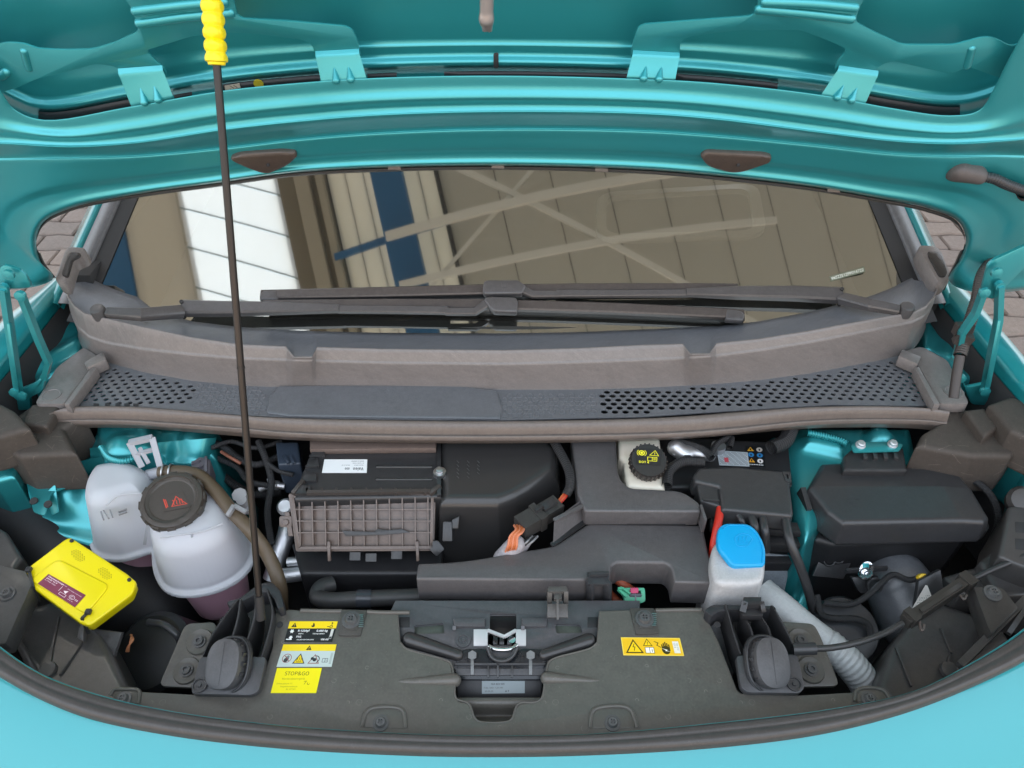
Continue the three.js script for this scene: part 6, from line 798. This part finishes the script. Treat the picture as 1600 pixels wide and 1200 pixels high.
// ================================================================ BONNET RELEASE CABLE
{
  const t = thing('release_cable', 'black bonnet release cable with a long plastic coupling at the right front', 'cable', H(1400, 960, 0.82));
  const h = 0.845;
  part(t, 'cable', tube([H(1262, 1014, 0.83), H(1300, 1012, 0.838), H(1340, 1004, h), H(1380, 990, h), H(1410, 974, h)], 0.0042, { rad: 12 }), M.gloss);
  part(t, 'grommet', disc(H(1256, 1014, 0.829), V(1, 0.05, 0), 0.008, 0.03), M.black);
  const a = H(1414, 972, h), b = H(1514, 906, h), d = b.clone().sub(a).normalize();
  part(t, 'coupling', [beam(a, b, 0.014, 0.016, { b: 0.002 }), beam(a.clone().addScaledVector(d, 0.004).add(V(0, 0.003, 0)), a.clone().addScaledVector(d, 0.016).add(V(0, 0.003, 0)), 0.02, 0.018), beam(b.clone().addScaledVector(d, -0.014), b.clone().addScaledVector(d, 0.002), 0.021, 0.019, { b: 0.003 }), beam(a.clone().lerp(b, 0.2).add(V(0, 0.008, 0.002)), a.clone().lerp(b, 0.82).add(V(0, 0.008, 0.002)), 0.006, 0.004)], plastic(0.04, 0.036, 0.032, 0.45));
  part(t, 'wire_hook', [tube([H(1436, 968, h), H(1438, 980, h), H(1441, 986, h), H(1444, 976, h)], 0.002, { rad: 6 }), tube([H(1500, 930, h), H(1506, 936, h), H(1510, 930, h)], 0.002, { rad: 6 })], plastic(0.1, 0.08, 0.07, 0.5));
  part(t, 'rivet', disc(H(1429, 961, h + 0.009), V(0, 1, 0), 0.003, 0.003, 12), M.alu);
  part(t, 'rod', tube([H(1518, 905, h), H(1550, 890, h + 0.004), H(1584, 876, h + 0.01), H(1640, 850, h + 0.016)], 0.0042), M.black);
}
// lamp adjuster, tags, small cables at the right
{
  const pl = tilt(1354, 892, 0.79, 50), t = thing('adjuster_bracket', 'shiny oval metal bracket with a round bolt below the fuse box', 'metal bracket', H(1354, 895, 0.75));
  const ov = Array.from({ length: 20 }, (_, i) => { const a = i / 20 * 6.283; return [1354 + 12 * Math.cos(a) + 2 * Math.sin(a), 892 - 15 * Math.sin(a)]; });
  part(t, 'bracket_ring', slab(ov, pl, 0.006, { bevel: 0.002 }), M.chrome); part(t, 'bolt', hexBolt(on(1353, 896, off(pl, 0.001)), pl.n, 0.006), M.chrome); part(t, 'slot', slab([[1348, 880], [1358, 880], [1358, 888], [1348, 888]], off(pl, 0.0008), 0.001), M.inner);
  part(t, 'arm', [beam(on(1322, 892, off(pl, -0.004)), on(1386, 888, off(pl, -0.004)), 0.004, 0.008), slab([[1330, 902], [1374, 900], [1366, 925], [1344, 928]], off(pl, -0.012), 0.01, { round: 0.004 })], M.black);
  part(t, 'round_socket', lathe(on(1366, 914, off(pl, -0.004)), pl.n, [[0.012, 0], [0.012, 0.004], [0.009, 0.005], [0.008, 0.001], [0, 0.001]]), M.black);
}
single('yellow_clip', slab([[1434, 902], [1440, 896], [1447, 896], [1450, 899], [1442, 903], [1440, 908]], tilt(1442, 900, 0.81, 35), 0.012, { bevel: 0.002, round: 0.003 }), new THREE.MeshPhysicalMaterial({ color: lin(0.75, 0.5, 0.03), roughness: 0.4, side: THREE.DoubleSide }), 'small yellow plastic clip above the release cable at the right', 'clip');
{ const pl = tilt(1440, 935, 0.80, 45); const t = thing('paper_label', 'white triangular paper label sticking out behind the release cable', 'label', H(1440, 930, 0.78)); part(t, 'paper', labelGeo([[1446, 914], [1449, 915], [1458, 938], [1424, 952]], pl), print(128, 128, (x) => { x.fillStyle = '#d3cfca'; x.fillRect(0, 0, 128, 128); x.fillStyle = '#555'; for (let i = 0; i < 30; i++) x.fillRect(14 + (i * 17) % 96, 70 + (i * 5) % 44, 7, 3); })); part(t, 'backing', slab([[1436, 908], [1470, 890], [1476, 930], [1430, 954]], off(pl, -0.004), 0.01, { bevel: 0.001 }), M.black); }
single('drain_shell', net((() => { const a = capsule(H(1400, 910, 0.73), H(1430, 960, 0.70), 0.05, 0.06); return a; })(), H(1330, 1000, 0.7).setY(0.6), H(1480, 880, 0.74).setY(0.82), 0.005), plastic(0.13, 0.138, 0.15, 0.36), 'smooth grey rounded wheel arch shell right of the metal bracket', 'wheel arch liner');
single('lamp_cable', [tube([H(1288, 942, 0.77), H(1330, 944, 0.78), H(1356, 930, 0.785), H(1376, 912, 0.79), H(1396, 898, 0.79), H(1420, 906, 0.79), H(1434, 904, 0.8)], 0.0045), tube([H(1276, 930, 0.77), H(1284, 960, 0.76), H(1300, 966, 0.765), H(1340, 968, 0.765), H(1356, 976, 0.76), H(1362, 996, 0.75)], 0.005)], M.tape, 'thin black cables looping below the fuse box to the right headlamp', 'cable');
single('copper_wire', [0, 1, 2].map((i) => tube([H(204 + i, 992, 0.76), H(208 - i * 2, 1000, 0.765), H(200 + i, 1010, 0.76), H(197 + i * 2, 1018, 0.75)], 0.0013, { rad: 6 })), new THREE.MeshStandardMaterial({ color: lin(0.45, 0.18, 0.08), roughness: 0.5 }), 'thin copper coloured wires beside the left headlamp housing', 'wire');
single('bulb_holder_cable', tube([H(232, 972, 0.76), H(256, 976, 0.77), H(276, 992, 0.765), H(282, 1004, 0.75)], 0.005), M.black, 'short black cable between the left headlamp cap and mounting plate', 'cable');
// dark inner shells behind the yellow box and lamp
single('wheel_arch_liner', net((() => { const a = capsule(H(30, 800, 0.72), H(120, 880, 0.66), 0.09, 0.1), b = capsule(H(120, 880, 0.66), H(240, 950, 0.6), 0.1, 0.09); return (x, y, z) => smin(a(x, y, z), b(x, y, z), 0.05); })(), H(-120, 1010, 0.7).setY(0.48), H(330, 730, 0.8).setY(0.84), 0.008), plastic(0.014, 0.015, 0.017, 0.7), 'dark rounded liner at the left behind the yellow box', 'wheel arch liner');

// ================================================================ WIPERS, part of the car
{
  const W = (x, y, c) => wsHit(x, y, c), wn = V(0, Math.cos(RAKE), Math.sin(RAKE));
  const strip = (pts, w, h) => { const q = pts; return q.slice(1).map((p, i) => beam(q[i], p, w, h, { up: wn, b: Math.min(w, h) * 0.25 })); };
  const seq = (pts, w, h) => loftBar(pts, w, h);
  // a bar of changing width along points: [point, width, height]
  function loftBar(st) { const n = st.length, rings = []; for (let i = 0; i < n; i++) { const p = st[i][0], a = st[Math.max(0, i - 1)][0], b = st[Math.min(n - 1, i + 1)][0], d = b.clone().sub(a).normalize(), s = wn.clone().cross(d).normalize(), u = d.clone().cross(s); const w = st[i][1] / 2, h = st[i][2] / 2; rings.push([[-1, -1], [-1, 0.6], [-0.75, 1], [0.75, 1], [1, 0.6], [1, -1], [-1, -1]].map(([x, y]) => p.clone().addScaledVector(s, w * x).addScaledVector(u, h * y))); } const cap = (r) => { const c = r.reduce((t, p) => t.add(p), V(0, 0, 0)).multiplyScalar(1 / r.length); return r.map(() => c); }; return loft([cap(rings[0]), ...rings, cap(rings.at(-1))], { crease: 0.6 }); }
  const wm = plastic(0.1, 0.095, 0.095, 0.38);
  for (const L of [
    { cap: [154, 487], arm: [[168, 488, 0.016, 0.012], [220, 491, 0.02, 0.013], [284, 486, 0.022, 0.014]], arm2: [[286, 481, 0.028, 0.016], [340, 482, 0.026, 0.015], [420, 481.5, 0.022, 0.014], [530, 482, 0.013, 0.01]], rod: [[528, 483, 0.013, 0.009], [620, 484, 0.013, 0.008], [700, 485, 0.014, 0.008]], neck: [[696, 487, 0.012, 0.008], [742, 487, 0.013, 0.008], [758, 476, 0.015, 0.009], [772, 471, 0.018, 0.01]], clip: [[756, 466], [764, 463], [806, 464], [809, 470], [808, 487], [772, 486], [764, 480]], blade: [[412, 476, 0.016], [600, 475, 0.018], [760, 476, 0.02], [960, 482, 0.02], [1130, 490, 0.019], [1162, 492, 0.018]], end: [[1136, 482], [1158, 485], [1164, 491], [1162, 501], [1134, 499]], c: 0.022 },
    { cap: [1416, 483], arm: [[1404, 484, 0.016, 0.012], [1360, 476, 0.02, 0.013], [1316, 466, 0.022, 0.014]], arm2: [[1313, 461, 0.028, 0.016], [1240, 458, 0.026, 0.015], [1150, 457, 0.022, 0.014], [1072, 457, 0.013, 0.01]], rod: [[1076, 458, 0.013, 0.009], [960, 459, 0.013, 0.008], [870, 459, 0.014, 0.008]], neck: [[874, 460, 0.012, 0.008], [832, 460, 0.013, 0.008], [816, 452, 0.015, 0.009], [800, 448, 0.018, 0.01]], clip: [[756, 439], [762, 437], [810, 437], [822, 446], [816, 458], [758, 459], [754, 455]], blade: [[408, 461, 0.018], [600, 457, 0.02], [760, 453, 0.02], [960, 450, 0.017], [1100, 449, 0.014], [1152, 449, 0.012]], end: [[405, 461], [410, 454], [433, 453], [434, 468], [406, 468]], c: 0.014 }]) {
    const lh = [1.008, 1.01]; const armPts = L.arm.map(([x, y, w, h], i) => [i < 2 ? H(x, y, lh[i]) : W(x, y, L.c + 0.012), w, h]); const st = (l, dc = 0) => l.map(([x, y, w, h]) => [W(x, y, L.c + dc), w, h]);
    const wp = part(car, 'wiper', [loftBar(armPts), loftBar(st(L.arm2, 0.006)), disc(W(L.arm2[0][0], L.arm2[0][1] + 3, L.c + 0.004), V(1, 0, 0), 0.01, 0.006)], wm);
    part(wp, 'pivot_cap', lathe(H(L.cap[0], L.cap[1], 1.008), V(0, 1, 0.25), [[0.0125, -0.012], [0.0125, 0.004], [0.011, 0.008], [0.006, 0.0105], [0, 0.011]]), wm);
    part(wp, 'wiper_rod', loftBar(st(L.rod, 0.004)), wm);
    part(wp, 'clip_block', [loftBar(st(L.neck, 0.006)), slab(L.clip, { o: W(L.clip[0][0], L.clip[0][1], L.c + 0.014), n: wn }, 0.016, { bevel: 0.003, round: 0.004, bseg: 3 }), slab([[0, -6], [9, -6], [9, 1], [0, 1]].map(([a, b]) => [(L.clip[1][0] + (L.cap[0] < 800 ? 2 : 22)) + a, L.clip[1][1] + 11 + b]), { o: W(L.clip[0][0], L.clip[0][1], L.c + 0.0146), n: wn }, 0.0012, { bevel: 0.0003 })], wm);
    const bl = part(wp, 'blade', [loftBar(L.blade.map(([x, y, w]) => [W(x, y, L.c - 0.003), w, 0.01]))], plastic(0.09, 0.078, 0.073, 0.32));
    part(wp, 'blade_rubber', [loftBar(L.blade.map(([x, y, w]) => [W(x, y + 8, 0.006), 0.006, 0.012]))], M.matt);
    part(wp, 'blade_end', slab(L.end, { o: W(L.end[0][0], L.end[0][1], L.c + 0.004), n: wn }, 0.014, { bevel: 0.003, round: 0.004, bseg: 3 }), wm);
    part(wp, 'arm_joint', [disc(W(L.arm2[0][0], L.arm2[0][1] - 6, L.c + 0.008), wn, 0.0035, 0.018, 10), disc(W(L.arm2[0][0], L.arm2[0][1] + 12, L.c + 0.004), wn, 0.0035, 0.014, 10)], M.gloss);
  }
}
// loom along the right hinge to the bonnet
part(car, 'washer_conduit', [tube([bp(1600, 300, 0.022), D(1606, 330, 1.3), D(1598, 372, 1.28), D(1560, 400, 1.26), D(1536, 428, 1.25), D(1526, 470, 1.24), D(1510, 520, 1.23), D(1500, 556, 1.22)], 0.0095, { seg: 120, rad: 12, ripple: 0.05 }), tube([D(1500, 556, 1.22), D(1494, 590, 1.22), D(1490, 622, 1.22)], 0.0075)], plastic(0.055, 0.045, 0.04, 0.6));
part(car, 'conduit_clip', [beam(D(1492, 514, 1.22), D(1518, 514, 1.22), 0.012, 0.02), beam(D(1494, 526, 1.22), D(1516, 534, 1.22), 0.014, 0.02)], plastic(0.05, 0.042, 0.038, 0.5));
// ================================================================ PROP ROD
{
  const foot = D(405, 935, 1.0), top = D(326, -60, 0.78), neck = foot.clone().lerp(top, 0.868), dir = top.clone().sub(foot).normalize();
  const t = thing('prop_rod', 'dark metal bonnet prop rod with a bright yellow ribbed grip, standing at the left', 'prop rod', foot);
  const metal = new THREE.MeshStandardMaterial({ color: lin(0.045, 0.039, 0.035), metalness: 0.7, roughness: 0.28, bumpMap: wave6, bumpScale: 0.0003 });
  part(t, 'rod', tube([foot, foot.clone().lerp(top, 0.5), top], 0.0042, { rad: 18, seg: 40 }), metal);
  part(t, 'collar', tube([foot.clone().lerp(top, 0.42), foot.clone().lerp(top, 0.424)], 0.0047, { rad: 16 }), metal);
  const prof = []; const len = neck.distanceTo(top); prof.push([0.0049, 0], [0.0085, 0.0005], [0.0092, 0.003]); for (let s = 0.004; s < len; s += 0.0015) { const k = (s % 0.0125) / 0.0125; prof.push([0.0086 + 0.003 * Math.pow(Math.sin(Math.PI * k), 0.6), s]); } prof.push([0.005, len]);
  part(t, 'grip', lathe(neck, dir, prof, 28), new THREE.MeshPhysicalMaterial({ color: lin(0.9, 0.7, 0.0), roughness: 0.42, side: THREE.DoubleSide }));
  part(t, 'foot_sleeve', tube([foot.clone().addScaledVector(dir, -0.03), foot.clone().addScaledVector(dir, 0.004)], 0.0062, { caps: true }), M.matt);
}
// ================================================================ SURROUNDINGS: paving, canopy overhead (seen mirrored in the windscreen)
{
  const gm = plastic(0.3, 0.25, 0.22, 0.85, { bump: 0.002, map: rep(dusty(0.4, 256, 77, [1, 0.97, 0.95]), 1.5) });
  const ground = new THREE.Mesh(clean(new THREE.PlaneGeometry(80, 80).rotateX(-Math.PI / 2)), plastic(0.36, 0.31, 0.27, 0.95, { bump: 0.002, map: rep(dusty(0.6, 256, 31), 1.1) })); ground.name = 'ground'; ground.userData.kind = 'structure'; ground.receiveShadow = true; scene.add(ground);
  const kinds = [0, 1, 2].map((i) => { const g = new THREE.ExtrudeGeometry(shapeOf(roundPoly([[-0.118, -0.058], [-0.06, -0.066], [0, -0.058], [0.06, -0.05], [0.118, -0.058], [0.118, 0.058], [0.06, 0.05], [0, 0.058], [-0.06, 0.066], [-0.118, 0.058]], 0.01, 2)), { depth: 0.03, bevelEnabled: true, bevelThickness: 0.006, bevelSize: 0.006, bevelOffset: -0.006, bevelSegments: 1 }); g.rotateX(-Math.PI / 2); g.translate(0, -0.026 + i * 0.0015, 0); return clean(toCreasedNormals(clean(g), 0.5)); });
  const mats = [[0.34, 0.28, 0.25], [0.3, 0.255, 0.23], [0.37, 0.3, 0.26]].map((c) => plastic(...c, 0.85, { bump: 0.0008, map: rep(dusty(0.4, 256, 91 + c[0] * 100 | 0), 2.5) }));
  for (const [x0, x1] of [[1.2, 2.7], [-2.6, -1.2]]) for (let z = -4.2, r = 0; z < -1.5; z += 0.127, r++) for (let x = x0 + (r % 2) * 0.122; x < x1; x += 0.244) {
    const m = new THREE.Mesh(kinds[(r * 7 + Math.round(x * 9)) % 3 & 3] ?? kinds[0], mats[Math.abs((r * 5 + Math.round(x * 13)) % 3)]); m.name = 'paver'; m.position.set(x + (rnd() - 0.5) * 0.004, 0.004, z + (rnd() - 0.5) * 0.004); m.castShadow = m.receiveShadow = true; ground.add(m);
  }
}
{
  const y = 5.2, t = thing('canopy_roof', 'beige panelled canopy roof with blue beam and white bracing, seen mirrored in the windscreen', 'canopy', V(0, 5.2, -1.5));
  const std = (r, g, b, o = {}) => new THREE.MeshStandardMaterial({ color: lin(r, g, b), roughness: 0.6, side: THREE.DoubleSide, ...o });
  const pm = new THREE.MeshPhysicalMaterial({ color: lin(0.7, 0.66, 0.58), roughness: 0.95, transmission: 0.16, thickness: 0, side: THREE.DoubleSide, bumpMap: rep(wave, 1), bumpScale: 0.003 }), bm = std(0.02, 0.13, 0.3), wm = std(0.74, 0.72, 0.66), dk = std(0.2, 0.17, 0.12), md = std(0.4, 0.36, 0.28), ln = std(0.06, 0.06, 0.06);
  // the whole roof stands askew to the car: its lines run 15 degrees off
  const Z0 = -12, Z1 = 0.6, at = (x, z) => [x + 0.27 * (z + 2.1), z], down = (h) => ({ o: V(0, y + h, 0), n: V(0, -1, 0) });
  const strip = (a, b, h, d, z0 = Z0, z1 = Z1, skew = 0) => slab([at(a, z0), at(b, z0 + skew), at(b, z1 + skew), at(a, z1)], down(h), d, { local: true, bevel: 0.006, bseg: 1 });
  const pl = pm.clone(); pl.color = lin(0.86, 0.82, 0.74); pl.transmission = 0.3;
  for (let x = -1.43; x < -0.5; x += 0.155) part(t, 'panel', strip(x, x + 0.151, 0, 0.006), pl);
  const pd = pm.clone(); pd.color = lin(0.56, 0.54, 0.48);
  for (let x = -0.49, i = 0; x < 9; x += 0.47, i++) part(t, 'panel', strip(x, x + 0.464, 0, 0.006), pd);
  for (const [a, b] of [[-3.28, -2.78], [-4.95, -4.42], [-5.5, -4.97], [-6.05, -5.52], [-6.6, -6.07], [-7.15, -6.62], [-7.7, -7.17]]) part(t, 'panel', strip(a, b, 0, 0.006), pm);
  part(t, 'sign_board', strip(-4.4, -3.3, -0.02, 0.04), bm);
  for (let x = -1.435; x < -0.5; x += 0.155) part(t, 'seam_strip', strip(x - 0.012, x + 0.012, 0.014, 0.006), ln);
  for (let x = -0.495; x < 9; x += 0.47) part(t, 'seam_strip', strip(x - 0.02, x + 0.02, 0.012, 0.006), ln);
  const skylight = new THREE.MeshPhysicalMaterial({ color: lin(0.95, 0.97, 1.0), roughness: 0.95, transmission: 0.6, thickness: 0, side: THREE.DoubleSide });
  for (let z = Z0 - 0.4; z < Z1; z += 0.32) part(t, 'skylight_panel', strip(-2.76, -1.86, 0.0, 0.004, z, z + 0.312, 0.34), skylight);
  for (let z = Z0 - 0.4; z < Z1; z += 0.32) part(t, 'skylight_bar', strip(-2.76, -1.86, -0.012, 0.01, z + 0.3, z + 0.316, 0.34), std(0.3, 0.36, 0.36));
  part(t, 'gutter', strip(-1.9, -1.42, 0.03, 0.03), md); part(t, 'seam_strip', strip(-3.36, -3.22, 0.014, 0.006), pm); part(t, 'seam_strip', strip(-2.84, -2.72, 0.014, 0.006), pm);
  for (const [a, b, h, m] of [[-1.85, -1.7, -0.05, dk], [-1.69, -1.57, -0.12, md], [-1.56, -1.52, -0.06, dk], [-1.515, -1.45, -0.1, md], [-0.525, -0.495, -0.05, ln]]) part(t, 'gutter', strip(a, b, h, 0.06), m);
  part(t, 'blue_beam', strip(-1.04, -0.78, -0.18, 0.18), bm);
  part(t, 'blue_beam', beam(V(-1.45, y - 0.1, -1.95), V(-0.95, y - 0.1, -2.07), 0.05, 0.05), bm); part(t, 'blue_beam', beam(V(-0.8, y - 0.1, -2.1), V(-0.5, y - 0.1, -2.17), 0.04, 0.05), bm);
  const br = (a, b, w) => { const k = 0.6, dx = b[0] - a[0], dz = b[1] - a[1]; part(t, 'brace', beam(V(a[0] - dx * k * 0.2, y - 0.2 - w, a[1] - dz * k * 0.2), V(b[0] + dx * k, y - 0.2 - w, b[1] + dz * k), w, w), wm); };
  br([-0.36, -2.48], [1.1, -1.87], 0.042); br([0.3, -2.62], [-0.63, -1.69], 0.028); br([-0.77, -2.09], [1.1, -2.48], 0.06); br([-0.67, -1.74], [1.1, -2.07], 0.05);
}
{ // the pale building opposite, in the sun: it stands behind the viewer and lights the front of the car
  const t = thing('warehouse', 'pale beige clad building standing opposite the car, behind the viewer', 'building', V(0, 0, 8.5));
  const wall = new THREE.MeshStandardMaterial({ color: lin(0.82, 0.7, 0.6), roughness: 0.7, side: THREE.DoubleSide }), base = new THREE.MeshStandardMaterial({ color: lin(0.3, 0.29, 0.28), roughness: 0.8 });
  part(t, 'base', beam(V(-15, 0.25, 8.5), V(15, 0.25, 8.5), 0.3, 0.5), base);
  for (let i = 0; i < 30; i++) part(t, 'wall_panel', beam(V(-14.5 + i, 0.5, 8.5), V(-14.5 + i, 4.6, 8.5), 0.98, 0.12, { up: V(0, 0, 1), b: 0.01 }), wall);
  part(t, 'roof_edge', beam(V(-15.1, 4.7, 8.5), V(15.1, 4.7, 8.5), 0.4, 0.2), base);
}
renderer.render(scene, camera);
